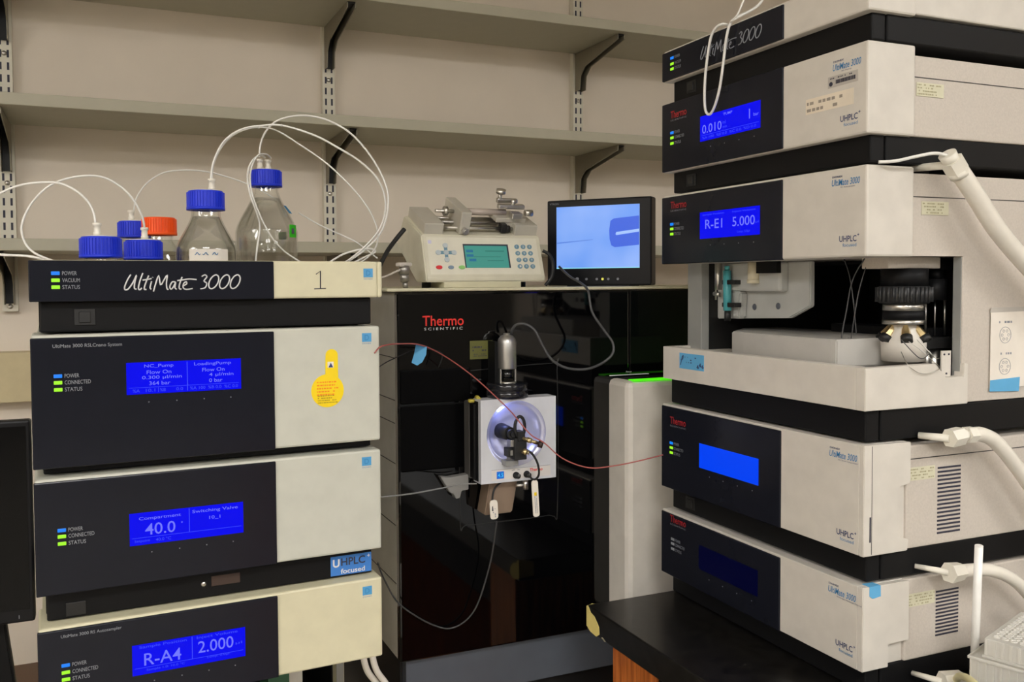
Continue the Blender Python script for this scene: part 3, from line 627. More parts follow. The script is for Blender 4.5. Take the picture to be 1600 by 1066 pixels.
u = Unit('column compartment module with blank bright blue screen, fourth in the right stack', 'lab instrument', RF, 1.0790, group=G2)
u.base(1.1155); u.feet(1.0775)
b = nb(); box(b, 0, W-.0075, 0, .055, u.Z(1.1152), u.Z(1.2505), bev=.0008)
prism(b, [(y, u.Z(z)) for y, z in [(0, 1.1150), (.0720, 1.1150), (.0745, 1.1285), (.0590, 1.1335), (.0565, 1.139), (.0565, 1.190), (.060, 1.1955), (.0764, 1.199), (.0764, 1.2498), (0, 1.2505)]], 'x', W-.0075, W, bev=.0008)
box(b, 0, W-.0068, .05, .074, u.Z(1.1158), u.Z(1.2502))
obj('front_cover', b, M['white'], u.t); u.fy = -.0024
b = nb(); box(b, -.001, SPL, u.fy, .0035, u.Z(1.1148), u.Z(1.2475), bev=.0014); obj('front_panel', b, M['panel'], u.t, 'glossy blue-black front panel')
b = nb(); box(b, W-.0005, W+.0003, .0125, .0132, u.Z(1.117), u.Z(1.249)); obj('door_seam', b, M['groove'], u.t)
b = nb(); box(b, W-.0005, W+.0004, .0095, .0115, u.Z(1.132), u.Z(1.163)); obj('door_grip', b, M['ink'], u.t)
b = nb(); box(b, W-.0068, W-.0052, .0560, .0605, u.Z(1.1395), u.Z(1.1905)); obj('door_gap', b, M['ink'], u.t)
u.casing(M['body'], 1.1152, 1.2445, groove=1.2275)
u.logo_thermo(.0237, 1.2210); u.leds(.0226, (1.1896, 1.1820, 1.1740), ORAIL, ('ledblue', 'ledgreen', 'ledgreen'), tw=.024)
u.display(1.1640, 1.2016, [], m='lcdbright'); u.brand_right('RS Column Compartment', 1.2290, 1.1330)
u.service_label(.0750, 1.2005); u.vent(.1265, .1665, 1.1285, 1.2165, 17)

u = Unit('module with dark unlit screen standing on the black bench, lowest of the right stack', 'lab instrument', RF, .9400, group=G2)
u.base(.9740, switch=False)
b = nb(); box(b, 0, W-.0085, 0, .074, u.Z(.9735), u.Z(1.0772), bev=.0008)
prism(b, [(y, u.Z(z)) for y, z in [(0, .9735), (.0424, .9735), (.0424, 1.0015), (.0764, 1.0020), (.0764, 1.0765), (0, 1.0772)]], 'x', W-.0085, W, bev=.0008)
obj('front_cover', b, M['white'], u.t); u.fy = -.0024
b = nb(); box(b, -.001, SPL, u.fy, .0035, u.Z(.9730), u.Z(1.0740), bev=.0014); obj('front_panel', b, M['panel'], u.t, 'glossy blue-black front panel')
u.casing(M['body'], .9738, 1.0770)
u.logo_thermo(.0245, 1.0615); u.leds(.0268, (1.0341, 1.0268, 1.0184), ORAIL, ('ledoff', 'ledoff', 'ledoff'), tw=.024)
u.display(1.0068, 1.0440, [], m='lcdoff'); u.brand_right('RS Variable Wavelength Detector', 1.0565, .9925)
u.service_label(.0775, 1.0415); u.vent(.1260, .1655, .9975, 1.0580, 13)
b = nb(); prism(b, [(.0105, u.Z(1.0775)), (.028, u.Z(1.0775)), (.0285, u.Z(1.064)), (.0155, u.Z(1.0625)), (.0105, u.Z(1.066))], 'x', W, W+.0006); box(b, W-.012, W+.0004, .0108, .0278, u.Z(1.0772), u.Z(1.0777))
obj('tape_tab', b, M['tapeblue'], u.t, 'small blue tape tab on the corner')

# tube and cable paths, in room coordinates (metres)
CURVES = {
    't1': [(-0.0011,1.2892,1.5293),(-0.0024,1.2923,1.5438),(-0.0091,1.2977,1.5602),(-0.0230,1.3061,1.5750),(-0.0426,1.3167,1.5856),(-0.0663,1.3287,1.5876),(-0.0941,1.3422,1.5838),(-0.1182,1.3539,1.5738),(-0.1505,1.3687,1.5570),(-0.1828,1.3835,1.5376)],
    't2': [(0.0641,1.3713,1.5263),(0.0608,1.3650,1.5479),(0.0467,1.3634,1.5747),(0.0259,1.3644,1.5940),(0.0011,1.3666,1.6031),(-0.0320,1.3718,1.5997),(-0.0607,1.3747,1.5865),(-0.0828,1.3744,1.5611),(-0.0941,1.3694,1.5324),(-0.0907,1.3585,1.5101),(-0.0793,1.3445,1.4949),(-0.0607,1.3276,1.4850),(-0.0447,1.3120,1.4787)],
    't3': [(-0.1706,1.3984,1.4960),(-0.1217,1.3722,1.4920),(-0.0892,1.3530,1.4899),(-0.0666,1.3379,1.4853),(-0.0490,1.3247,1.4790)],
    't4': [(0.0590,1.6197,1.5745),(0.0643,1.6390,1.5980),(0.0809,1.6535,1.6241),(0.1082,1.6634,1.6452),(0.1432,1.6695,1.6530),(0.1820,1.6737,1.6529),(0.2162,1.6795,1.6469),(0.2565,1.6826,1.6348),(0.2888,1.6889,1.6212),(0.3228,1.6943,1.6012)],
    't5a': [(0.1546,1.3492,1.5991),(0.1593,1.3553,1.6269),(0.1710,1.3585,1.6531),(0.1861,1.3598,1.6700),(0.2047,1.3593,1.6805),(0.2260,1.3576,1.6853),(0.2590,1.3508,1.6872),(0.3043,1.3381,1.6736),(0.3411,1.3288,1.6541),(0.3710,1.3225,1.6354),(0.3957,1.3181,1.6117),(0.4079,1.3189,1.5869),(0.4111,1.3235,1.5609),(0.4042,1.3323,1.5337),(0.3863,1.3458,1.5084),(0.3656,1.3607,1.4888),(0.3551,1.3718,1.4810)],
    't5b': [(0.1566,1.3516,1.5994),(0.1607,1.3597,1.6266),(0.1727,1.3644,1.6521),(0.1881,1.3673,1.6694),(0.2070,1.3684,1.6802),(0.2278,1.3685,1.6853),(0.2541,1.3660,1.6817),(0.2892,1.3591,1.6604),(0.3265,1.3510,1.6340),(0.3595,1.3445,1.6024),(0.3821,1.3426,1.5764),(0.3967,1.3443,1.5542),(0.4059,1.3481,1.5307),(0.4059,1.3559,1.5090),(0.3957,1.3682,1.4912),(0.3836,1.3815,1.4813)],
    't6': [(0.2550,1.5299,1.6628),(0.2567,1.5257,1.6837),(0.2644,1.5190,1.7044),(0.2798,1.5088,1.7207),(0.3028,1.4951,1.7283),(0.3284,1.4800,1.7285),(0.3567,1.4634,1.7201),(0.3884,1.4448,1.6991),(0.4149,1.4280,1.6655),(0.4334,1.4143,1.6280),(0.4412,1.4054,1.5961),(0.4373,1.4012,1.5591),(0.4240,1.4012,1.5276),(0.3993,1.4062,1.5026),(0.3788,1.4099,1.4881),(0.3652,1.4110,1.4798)],
    't7': [(0.2639,1.5262,1.6627),(0.2529,1.4982,1.6617),(0.2381,1.4715,1.6533),(0.2276,1.4644,1.6365),(0.2253,1.4645,1.6160),(0.2295,1.4617,1.5893),(0.2393,1.4619,1.5619),(0.2426,1.4596,1.5413),(0.2374,1.4552,1.5102),(0.2324,1.4453,1.4823)],
    't8': [(0.2729,1.5224,1.6616),(0.2607,1.4950,1.6637),(0.2430,1.4696,1.6574),(0.2314,1.4628,1.6365),(0.2291,1.4628,1.6129),(0.2333,1.4600,1.5872),(0.2434,1.4567,1.5586),(0.2521,1.4501,1.5378),(0.2613,1.4346,1.5178),(0.2749,1.4172,1.5000),(0.2949,1.3973,1.4834)],
    't9': [(0.3251,1.5510,1.5727),(0.3563,1.5262,1.5507),(0.3890,1.5008,1.5322),(0.4074,1.4817,1.5206),(0.4234,1.4635,1.5048),(0.4352,1.4471,1.4915)],
    't10': [(0.3385,1.4006,1.4816),(0.3604,1.3919,1.4957),(0.3822,1.3830,1.5027),(0.4029,1.3744,1.5046),(0.4084,1.3718,1.4995),(0.3932,1.3779,1.4914),(0.3742,1.3855,1.4814)],
    'loop': [(0.9300,1.0620,1.8900),(0.8850,1.0369,1.8467),(0.8420,1.0302,1.8229),(0.8385,1.0405,1.8172),(0.8370,1.0477,1.7972),(0.8360,1.0531,1.7621),(0.8360,1.0615,1.7273),(0.8370,1.0743,1.7039),(0.8380,1.0874,1.6960),(0.8380,1.0965,1.7061),(0.8380,1.0981,1.7348),(0.8380,1.0938,1.7715),(0.8385,1.0850,1.8068),(0.8390,1.0731,1.8197),(0.8440,1.0635,1.8225),(0.8600,1.0721,1.8243),(0.9000,1.1114,1.8312)],
    'loop2': [(0.8600,1.0251,1.8656),(0.8450,1.0231,1.8409),(0.8390,1.0266,1.8250),(0.8365,1.0377,1.8184)],
    'pumpcord': [(0.4683,1.4025,1.5389),(0.4513,1.3981,1.5206),(0.4313,1.3839,1.4990),(0.4116,1.3692,1.4679),(0.4092,1.3692,1.4424)],
    'pumpcord2': [(0.7192,1.3932,1.5048),(0.7294,1.3887,1.4980),(0.7306,1.3767,1.4820),(0.7281,1.3768,1.4598),(0.7175,1.3806,1.4443)],
    'leadL': [(0.3672,1.3228,1.4683),(0.4027,1.3400,1.4575),(0.4429,1.3670,1.4688),(0.4575,1.3719,1.4751)],
    'red': [(0.3388,1.1457,1.3565),(0.3513,1.1516,1.3652),(0.3892,1.1850,1.3651),(0.4330,1.2180,1.3590),(0.4905,1.2655,1.3347),(0.5381,1.2657,1.3000),(0.5850,1.2495,1.2525),(0.6001,1.2423,1.2325),(0.6140,1.2303,1.2134),(0.6320,1.2222,1.2014),(0.6589,1.2099,1.1764),(0.6927,1.1897,1.1633),(0.7265,1.1702,1.1671),(0.7629,1.1552,1.1747),(0.7986,1.1459,1.1824)],
    'silver': [(0.3433,1.1682,1.1563),(0.4101,1.2156,1.1447),(0.4775,1.2629,1.1366),(0.5213,1.2878,1.1333),(0.5446,1.2834,1.1330)],
    'greycable': [(0.7527,1.3943,1.4768),(0.7470,1.3471,1.4595),(0.7500,1.3128,1.4474),(0.7454,1.2816,1.4347),(0.7455,1.2694,1.4012),(0.7623,1.2611,1.3718),(0.7754,1.2547,1.3507),(0.7723,1.2498,1.3323),(0.7531,1.2519,1.3172),(0.7239,1.2530,1.3090),(0.6929,1.2607,1.3117),(0.6690,1.2660,1.3257),(0.6562,1.2723,1.3483),(0.6453,1.2778,1.3720),(0.6345,1.2882,1.3821),(0.6234,1.2983,1.3820),(0.6187,1.3054,1.3745),(0.6187,1.3105,1.3660)],
    'lowcord': [(0.5803,1.2874,1.0679),(0.5802,1.2922,1.0512),(0.5795,1.3119,0.9937),(0.5610,1.3172,0.9314),(0.5431,1.3235,0.9024),(0.5171,1.3286,0.8899),(0.4915,1.3341,0.8961),(0.4568,1.3280,0.9193),(0.4231,1.3217,0.9501),(0.3966,1.3021,0.9953),(0.3795,1.2781,1.0294)],
    'blackwireL': [(0.3452,1.1530,1.3359),(0.3776,1.2046,1.3401),(0.4367,1.2885,1.3448),(0.4682,1.3188,1.3466),(0.4958,1.3069,1.3394),(0.4907,1.3081,1.3163)],
}

# ------------------------------------------------------------------ solvent bottles in the left tray
TRAY = 1.4092
def bottle(label, x, y, R, H, neck_z, cap_m, fill, fittings, rz=0, cap='solvent'):
    t = thing('solvent_bottle', label, 'bottle', (x, y, TRAY), rz, 'solvent bottles in the tray')
    th = .0022; rn = .0205
    zs, zr = neck_z                                          # neck foot, shoulder foot
    def prof(o):
        P = [(0, o), (R-.006-o*.5, o), (R-.0015-o, .004+o*.4), (R-o, .009)]
        n = 8
        P += [(R-o, zr - .004)]
        for i in range(1, n+1):
            k = i/n; s = .5*k + .5*k*k*(3-2*k)
            P.append((R-o + (rn-R)*s, zr-.004 + (zs-zr+.004)*k))
        P += [(rn-o, H-.004)]
        return P
    b = nb(); out = prof(0); inn = prof(th)
    lathe(b, out + [(rn-.0005, H-.002), (rn-th, H-.002)] + inn[::-1][0:], n=64)
    obj('glass_body', b, M['glass'], t)
    if fill:
        b = nb(); P = [(0, .0026), (R-.0045, .0026), (R-th+.0003, .009)]
        for r, z in inn:
            if .0095 < z < fill: P.append((r+.0003, z))
        # radius at the liquid level
        rr = R-th
        for (r0, z0), (r1, z1) in zip(inn[:-1], inn[1:]):
            if z0 <= fill <= z1 and z1 > z0: rr = r0+(r1-r0)*(fill-z0)/(z1-z0)
        P += [(rr+.0003, fill), (0, fill)]
        lathe(b, P, n=64); obj('solvent', b, M['water'], t)
    b = nb(); rc = .0268; zc = H-.028; n = 40; ring = []
    P = []
    for i in range(n):
        a = 2*PI*i/n
        for da, r in ((0, rc), (.07, rc), (.09, rc-.0011), (.145, rc-.0011)): P.append((r*math.cos(a+da), r*math.sin(a+da)))
    prism(b, P, 'z', zc+.004, H-.0025)
    lathe(b, [(.0212, zc), (rc+.0004, zc), (rc+.0004, zc+.0042), (.0212, zc+.0042)], n=48, closed=True)
    lathe(b, [(0, H-.0027), (rc-.0012, H-.0027), (rc-.003, H), (0, H)], n=48)
    c = obj('screw_cap', b, cap_m, t)
    if cap == 'solvent':
        b = nb(); lathe(b, [(0, H-.0005), (.019, H-.0005), (.019, H+.0012), (.006, H+.0022), (0, H+.0022)], n=40); obj('septum_disc', b, M['fitting'], c)
        for fx, fy in fittings:
            b = nb(); lathe(b, [(0, H+.002), (.0052, H+.002), (.0052, H+.006), (.0042, H+.007), (.0042, H+.0145), (.0056, H+.0150), (.0056, H+.0185), (.0022, H+.0190), (0, H+.019)], n=20, mtx=Matrix.Translation((fx, fy, 0))); obj('tube_fitting', b, M['fitting'], c)
    return t
B1 = bottle('small blue capped bottle in front of the tray, leftmost of the six', .005, 1.288, .028, .1045, (.071, .055), M['cap'], .05, [(-.004, 0)])
B2 = bottle('small blue capped bottle beside the leftmost one, before the orange capped bottle', .062, 1.373, .028, .1045, (.071, .055), M['cap'], .05, [(.002, 0)])
B3 = bottle('blue capped bottle half hidden behind the orange capped one', .0590, 1.6220, .035, .148, (.112, .092), M['cap'], .06, [(-.004, 0)])
B4 = bottle('bottle with plain orange screw cap', .0925, 1.508, .035, .147, (.112, .092), M['orange'], .05, [], cap='plain')
B5 = bottle('wide clear bottle with one white fitting and a white label low on its front', .1475, 1.3512, .0435, .176, (.1405, .094), M['cap'], .1385, [(.009, .002)])
B6 = bottle('tallest clear bottle with two white fittings and green stickers', .2655, 1.529, .0515, .232, (.196, .132), M['cap'], .185, [(-.0095, .0), (.0045, .004)])
def on_bottle(t, R, a0, a1, z0, z1, m, name, label=None):
    b = nb(); n = 10
    A = []; Bv = []
    for i in range(n+1):
        a = a0+(a1-a0)*i/n; A.append(b.verts.new((R*math.cos(a), R*math.sin(a), z0))); Bv.append(b.verts.new((R*math.cos(a), R*math.sin(a), z1)))
    for i in range(n):
        f = b.faces.new([A[i], A[i+1], Bv[i+1], Bv[i]]); f.smooth = True
    return obj(name, b, m, t, label)
on_bottle(B5, .0438, -2.25, -.95, .050, .0905, M['paper'], 'bottle_label', 'white label with handwriting')
lb = nb(); [tube(lb, [(.0443*math.cos(a), .0443*math.sin(a), .084+.0018*math.sin(a*47)) for a in [s+.035*i for i in range(6)]], .0005, n=5) for s in (-2.05, -1.8, -1.5)]
obj('handwriting', lb, M['blueink'], B5)
on_bottle(B6, .0518, -.95, -.55, .118, .139, mat('green_sticker', '35c21c', .6), 'sticker', 'bright green sticker with a black mark')
on_bottle(B6, .0518, .7, 1.0, .118, .131, MATS['green_sticker'], 'sticker')
lb = nb(); box(lb, .0345, .0385, -.0395, -.0355, .124, .133); obj('sticker_mark', lb, M['ink'], B6)
lb = nb(); 
for (a, r0, z0, r1, z1) in ((-.62, .0435, .1585, .0325, .172),):
    A = [((r0+.001)*math.cos(q), (r0+.001)*math.sin(q), z0) for q in (a-.14, a+.14)]; Bq = [((r1+.0012)*math.cos(q), (r1+.0012)*math.sin(q), z1) for q in (a+.16, a-.16)]
    f = lb.faces.new([lb.verts.new(p) for p in A+Bq]); bmesh.ops.solidify(lb, geom=lb.faces[:], thickness=.0004)
obj('tape_strip', lb, M['tapeblue'], B6, 'blue tape strip on the shoulder')

def tubing(key, r, m, label, cat='tubing', name='solvent_tube', group='white solvent tubes', n=10, extra=None):
    b = nb(); tube(b, CURVES[key], r, n=n, k=7)
    if extra is not None:
        for i in extra: p = CURVES[key][i]; lathe(b, [(0, -.0022), (.0022, -.001), (.0022, .001), (0, .0022)], n=12, mtx=Matrix.Translation(p))
    return tag(obj(name, b, m), label, cat, group)
tubing('t1', .0016, M['ptfe'], 'white tube arching left from the leftmost small blue capped bottle')
tubing('t2', .0016, M['ptfe'], 'white tube looping wide left from the second small blue capped bottle')
tubing('t3', .0018, M['ptfe'], 'short white tube lying level at the left photo edge above the tray')
tubing('t4', .0013, M['ptfe'], 'thin white tube arching from the half hidden blue capped bottle to the right', extra=[7])
tubing('t5a', .0015, M['ptfe'], 'white tube of the wide clear bottle, the higher arc over to the right', extra=[6])
tubing('t5b', .0012, M['ptfe'], 'white tube of the wide clear bottle, the lower arc down to the right', extra=[5])
tubing('t6', .0016, M['ptfe'], 'highest white tube arching from the tallest bottle to the tray corner')
tubing('t7', .0015, M['ptfe'], 'white tube hanging down in front of the tallest bottle, left one')
tubing('t8', .0013, M['ptfe'], 'white tube crossing the front of the tallest bottle to the lower right')
tubing('t9', .0012, M['ptfe'], 'thin white tube running down to the right from behind the tallest bottle')
tubing('t10', .0016, M['ptfe'], 'short white tube bent over the right corner of the tray')

# ------------------------------------------------------------------ mass spectrometer
MY = 1.34
t = thing('mass_spectrometer', 'tall black glossy mass spectrometer with white right tower', 'lab instrument', (.433, MY, 0))
L = lambda x: x-.433
b = nb(); box(b, .001, .86, .014, .86, .842, 1.436, bev=.003)
ms_body = obj('casing', b, mat('ms_side_grey', 'd0ccc2', .5), t)
b = nb()
for z in (.965, 1.06, 1.16, 1.225, 1.262, 1.33): box(b, .0004, .0012, .016, .86, z, z+.0012)
obj('casing_seams', b, M['groove'], ms_body)
b = nb(); box(b, -.0155, .86, -.001, .86, 1.4362, 1.4415, bev=.0018); obj('top_cover', b, M['cream'], t)
b = nb(); box(b, .0, .558-.1315, -.004, .0135, .843, 1.4345, bev=.003); obj('front_glass', b, M['gloss'], t)
b = nb(); box(b, .4275, .62, -.004, .0135, 1.284, 1.4345, bev=.002); box(b, .4275, .62, -.002, .0135, .843, 1.284, bev=.002); obj('front_glass', b, M['gloss'], t)
b = nb(); box(b, .0145, .8, .012, .0315, .765, .838); obj('kick_panel', b, M['kick'], t)
b = nb(); box(b, .010, .84, .032, .85, .0, .8415, bev=.002); obj('lower_plinth', b, M['rubber'], t)
b = nb(); add_text(b, 'Thermo', .071, .0165, front(L(.4745), 1.3810, -.004), bold=.012); obj('brand_lettering', b, M['red'], t)
b = nb(); add_text(b, 'SCIENTIFIC', .066, .0042, front(L(.4775), 1.3742, -.004), spacing=1.5); obj('brand_lettering', b, M['whiteink'], t)
b = nb(); rect(b, 0, 0, .0405, .030, front(L(.556), 1.3250, -.004)); o = obj('yellow_patch', b, mat('dull_yellow', '66662f', .6), t, 'dull yellow rectangle with dark marks')  # flat dull yellow rectangle on the black front, dark marks over it
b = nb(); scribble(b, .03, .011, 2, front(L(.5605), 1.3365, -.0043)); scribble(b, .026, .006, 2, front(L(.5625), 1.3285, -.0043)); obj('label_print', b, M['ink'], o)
# outline of the access window round the source
b = nb(); tube(b, [(L(.537), -.004, 1.300), (L(.537), -.004, 1.065), (L(.547), -.004, 1.0535), (L(.60), -.004, 1.0525), (L(.70), -.004, 1.0535), (L(.716), -.004, 1.064), (L(.716), -.004, 1.30), (L(.705), -.004, 1.3125), (L(.55), -.004, 1.306)], .0008, n=6, k=4); obj('window_trim', b, mat('dark_trim', (.02, .02, .02), .3), t)
b = nb(); box(b, L(.4365), L(.556), -.0065, -.003, 1.258, 1.312, bev=.002); box(b, L(.4365), L(.556), -.0055, -.003, 1.15, 1.256, bev=.002); obj('shutter_panel', b, mat('dark_shutter', (.0012, .0012, .0015), .3, spec=.1), t)
# white tower
b = nb(); box(b, L(.8189), L(1.22), -.0634, .013, .865, 1.2815, bev=.010); obj('tower', b, M['white'], t, 'white tower with rounded corner')
b = nb(); box(b, L(.835), L(1.21), -.043, .012, 1.2814, 1.2826, bev=.0005); obj('tower_cap', b, M['black'], t)
b = nb(); box(b, L(.832), L(1.1), -.0620, -.0435, 1.2812, 1.2832, bev=.0006); obj('status_light', b, mat('green_glow', (0, .1, 0), .4, emit=(.1, .95, .01), estr=.9), t, 'glowing green status strip')
b = nb(); box(b, L(.8195), L(.90), -.0048, -.0035, 1.2855, 1.2870); add_text(b, 'Power', .012, .003, front(L(.853), 1.2900, -.004)); obj('tower_lettering', b, M['whiteink'], t)

# ------------------------------------------------------------------ ion source on its front
SX, SY, SZ = .5505, 1.280, 1.1315; SW = .1332
t = thing('ion_source', 'white square ion source box with lit bowl on the black instrument', 'ion source', (SX, SY, SZ))
b = nb(); n = 64; cx, cz, rc = .0625, .0768, .0525; P = []; Q = []
for i in range(n):
    a = 2*PI*i/n; dx, dz = math.cos(a), math.sin(a)
    P.append((cx+rc*dx, cz+rc*dz))
    k = min(((SW-cx if dx > 0 else cx)/abs(dx)) if abs(dx) > 1e-6 else 9, ((SW-cz if dz > 0 else cz)/abs(dz)) if abs(dz) > 1e-6 else 9)
    Q.append((cx+k*dx, cz+k*dz))
for c_ in ((0, 0), (SW, 0), (SW, SW), (0, SW)):
    i = min(range(n), key=lambda i: (Q[i][0]-c_[0])**2+(Q[i][1]-c_[1])**2); Q[i] = c_
A = [b.verts.new((p[0], 0, p[1])) for p in P]; B_ = [b.verts.new((p[0], 0, p[1])) for p in Q]; D = [b.verts.new((p[0], .030, p[1])) for p in Q]
for i in range(n):
    j = (i+1) % n
    b.faces.new([A[i], B_[i], B_[j], A[j]]); b.faces.new([B_[i], D[i], D[j], B_[j]])
bmesh.ops.recalc_face_normals(b, faces=b.faces[:])
obj('housing', b, mat('source_white', 'd2d3d8', .4), t, 'white square front housing')
b = nb(); lathe(b, [(rc, 0), (rc-.0045, .005), (rc-.0065, .0055), (rc-.008, .0125), (rc-.014, .017), (rc-.0155, .0195), (rc-.024, .0235), (rc-.026, .0255), (.016, .0285), (0, .0285)], n=64, mtx=Matrix.Translation((cx, 0, cz)) @ Matrix.Rotation(-PI/2, 4, 'X'))
bmesh.ops.reverse_faces(b, faces=b.faces[:])
obj('bowl', b, mat('silver_bowl', 'd8daf0', .22, metal=.5), t, 'shiny concave bowl lit bluish white')
b = nb(); box(b, -.0065, .115, .030, .056, .004, .128, bev=.003); obj('rear_block', b, mat('source_grey', '6e6b67', .4, metal=.3), t)
b = nb(); box(b, -.0062, .004, .014, .032, .006, .126, bev=.002); box(b, -.0015, .002, .010, .032, .003, .130); obj('side_gasket', b, M['black'], t)
b = nb(); cyl(b, (-.0055, .025, .128), (-.0055, .025, .1325), .0055); cyl(b, (.006, .02, .1315), (.006, .03, .1345), .004); obj('catch', b, mat('yellow_catch', 'c8b84a', .5), t)
b = nb(); cyl(b, (.085, .02, .1325), (.085, .02, .1385), .006); obj('latch', b, M['white'], t)
b = nb(); rect(b, 0, 0, .0125, .0115, front(.0270, .0045+.002, 0), .0006); o = obj('readout', b, mat('cyan_readout', (0, 0, 0), .3, emit=(.0, .12, .55)), t, 'small blue readout')
b = nb(); add_text(b, '4.5', .009, .006, front(.0288, .0092, -.0006)); obj('readout_digits', b, mat('cyan_digits', (0, 0, 0), .3, emit=(.1, .65, 1)), o)
b = nb(); rect(b, 0, 0, .105, .0165, front(.018, .0042, -.00005), .0002); obj('control_strip', b, mat('control_strip_white', 'dcd7d2', .4), t)
b = nb(); box(b, .018, .123, -.0003, .0001, .0208, .0213); obj('control_strip_line', b, M['greyink'], t)
b = nb(); add_text(b, 'Thermo', .023, .0052, front(.0855, .0135, -.0002), bold=.02); obj('brand_lettering', b, M['red'], t)
for x in (.0605, .0795):
    b = nb(); lathe(b, [(0, 0), (.0055, 0), (.0055, .002), (.0042, .003), (.0042, .010), (.003, .0115), (0, .0115)], n=24, mtx=Matrix.Translation((x, 0, .0098)) @ Matrix.Rotation(PI/2, 4, 'X')); k = obj('knob', b, M['rubber'], t)
    b = nb(); box(b, x-.0006, x+.0006, -.0122, -.0112, .0098, .0136); obj('knob_mark', b, M['steel'], k)
b = nb(); add_text(b, 'OFF  ON', .014, .0022, front(.0535, .0172, -.0002)); obj('control_lettering', b, M['ink'], t)
# emitter assembly
b = nb(); cyl(b, (.046, .024, .0790), (.046, -.010, .0790), .0125, .0105); cyl(b, (.046, -.010, .0790), (.046, -.020, .0795), .0075); cyl(b, (.046, -.02, .0795), (.046, -.024, .0797), .0045); obj('emitter_nozzle', b, M['rubber'], t)
b = nb(); P = [(.0555+.0085*math.cos(a), -.026, .0915+.0165*math.sin(a)) for a in [2*PI*i/20 for i in range(21)]]; tube(b, P, .0026, n=8, k=1, cap=False); obj('ring_clip', b, M['rubber'], t)
b = nb(); box(b, .037, .046, -.023, -.005, .044, .058, bev=.001); box(b, .045, .066, -.030, -.008, .040, .0745, bev=.0015); box(b, .05, .062, -.032, -.012, .07, .085, bev=.001); obj('positioner', b, M['rubber'], t)
b = nb(); box(b, .040, .0445, -.0242, -.0225, .047, .055); box(b, .0395, .046, -.026, -.012, .0605, .0715, bev=.0008); obj('adjusters', b, M['steel'], t)
b = nb(); cyl(b, (.0565, -.034, .0555), (.0625, -.037, .0515), .0042); cyl(b, (.062, -.036, .053), (.0655, -.0375, .0515), .003); obj('set_screw', b, M['brass'], t)
b = nb(); cyl(b, (.058, -.03, .0745), (.082, -.042, .0655), .0028); cyl(b, (.064, -.033, .0725), (.071, -.0365, .0697), .0042); obj('capillary_holder', b, M['brass'], t)
b = nb(); cyl(b, (.080, -.041, .066), (.0865, -.0445, .0637), .0055); obj('end_knob', b, mat('dark_brown_knob', (.03, .015, .012), .35), t)
b = nb(); box(b, .036, .058, -.016, .003, .0285, .037, bev=.0008); box(b, .0445, .0495, -.012, .0, .036, .043); obj('slide_foot', b, M['metalgrey'], t)
b = nb(); tube(b, [(.060, -.030, .058), (.072, -.034, .050), (.082, -.034, .034), (.0868, -.03, .016), (.0860, -.022, .006), (.083, -.014, .004), (.0795, -.0112, .0095)], .0018, n=8); obj('high_voltage_cable', b, M['rubber'], t)
bl = bpy.data.lights.new('bowl_light', 'POINT'); bl.energy = .04; bl.color = (.3, .37, 1.0); bl.shadow_soft_size = .004
lo = bpy.data.objects.new('bowl_light', bl); C.objects.link(lo); lo.parent = t; lo.location = (.040, .004, .112)
# microscope camera standing on the source
t = thing('microscope_camera', 'silver bullet-shaped microscope camera upright above the ion source', 'camera', (.6085, 1.306, 1.2645))
b = nb(); lathe(b, [(0, .0), (.0340, .0), (.0340, .0105), (.0330, .011), (.0330, .0120), (.0340, .0125), (.0340, .0215), (.0325, .023), (.0, .023)], n=48); obj('objective_collar', b, mat('smoky_ring', (.014, .014, .017), .12), t, 'wide dark collar')
b = nb()
for s in (0, PI): box(b, -.0145 if s else .0115, -.0115 if s else .0145, -.005, .005, .021, .046, bev=.0005)
cyl(b, (0, 0, .021), (0, 0, .0255), .0145); obj('support_yoke', b, M['steel'], t)
b = nb(); cyl(b, (0, 0, .0255), (0, 0, .046), .0108); obj('lens_barrel', b, M['gloss'], t)
b = nb(); lathe(b, [(0, .0455), (.0148, .0455), (.0155, .047), (.0155, .088), (.014, .094), (.010, .0992), (.0055, .101), (.0055, .1035), (0, .1035)], n=40); obj('camera_body', b, mat('satin_nickel', (.5, .49, .47), .34, metal=.9), t, 'silver bullet-shaped body')
b = nb(); box(b, -.0205, -.0125, .002, .03, .0, .09); obj('mount_post', b, M['black'], t)
tubing('greycable', .0021, M['greycable'], 'grey cable curving from the small video monitor down to the microscope camera', 'cable', 'camera_cable', None)
# exhaust duct under the source and grey bracket at its left
t = thing('source_drain', 'beige funnel-shaped drain block hanging beneath the ion source', 'drain', (.565, 1.300, 1.064))
b = nb(); prism(b, [(.0, .012), (.010, .068), (.060, .068), (.049, .012)], 'y', 0, .033, bev=.002); obj('funnel', b, mat('taupe_plastic', '8a7664', .5), t)
b = nb(); cyl(b, (.052, -.008, .058), (.070, -.01, .0565), .0028); cyl(b, (.068, -.01, .050), (.068, -.01, .066), .0045); obj('valve', b, M['steel'], t)
b = nb(); tube(b, [(.03, -.004, .066), (.013, -.01, .056), (.008, -.0125, .038), (.0075, -.014, .022)], .0016, n=8); obj('drain_wire', b, M['rubber'], t)
b = nb(); prism(b, [(.497, 1.141), (.512, 1.1385), (.545, 1.141), (.545, 1.116), (.533, 1.1155), (.530, 1.104), (.523, 1.103), (.519, 1.112), (.513, 1.114)], 'y', 1.318, 1.3332, bev=.001)
tag(obj('grey_bracket', b, M['metalgrey']), 'small notched grey bracket at the left foot of the ion source', 'bracket')
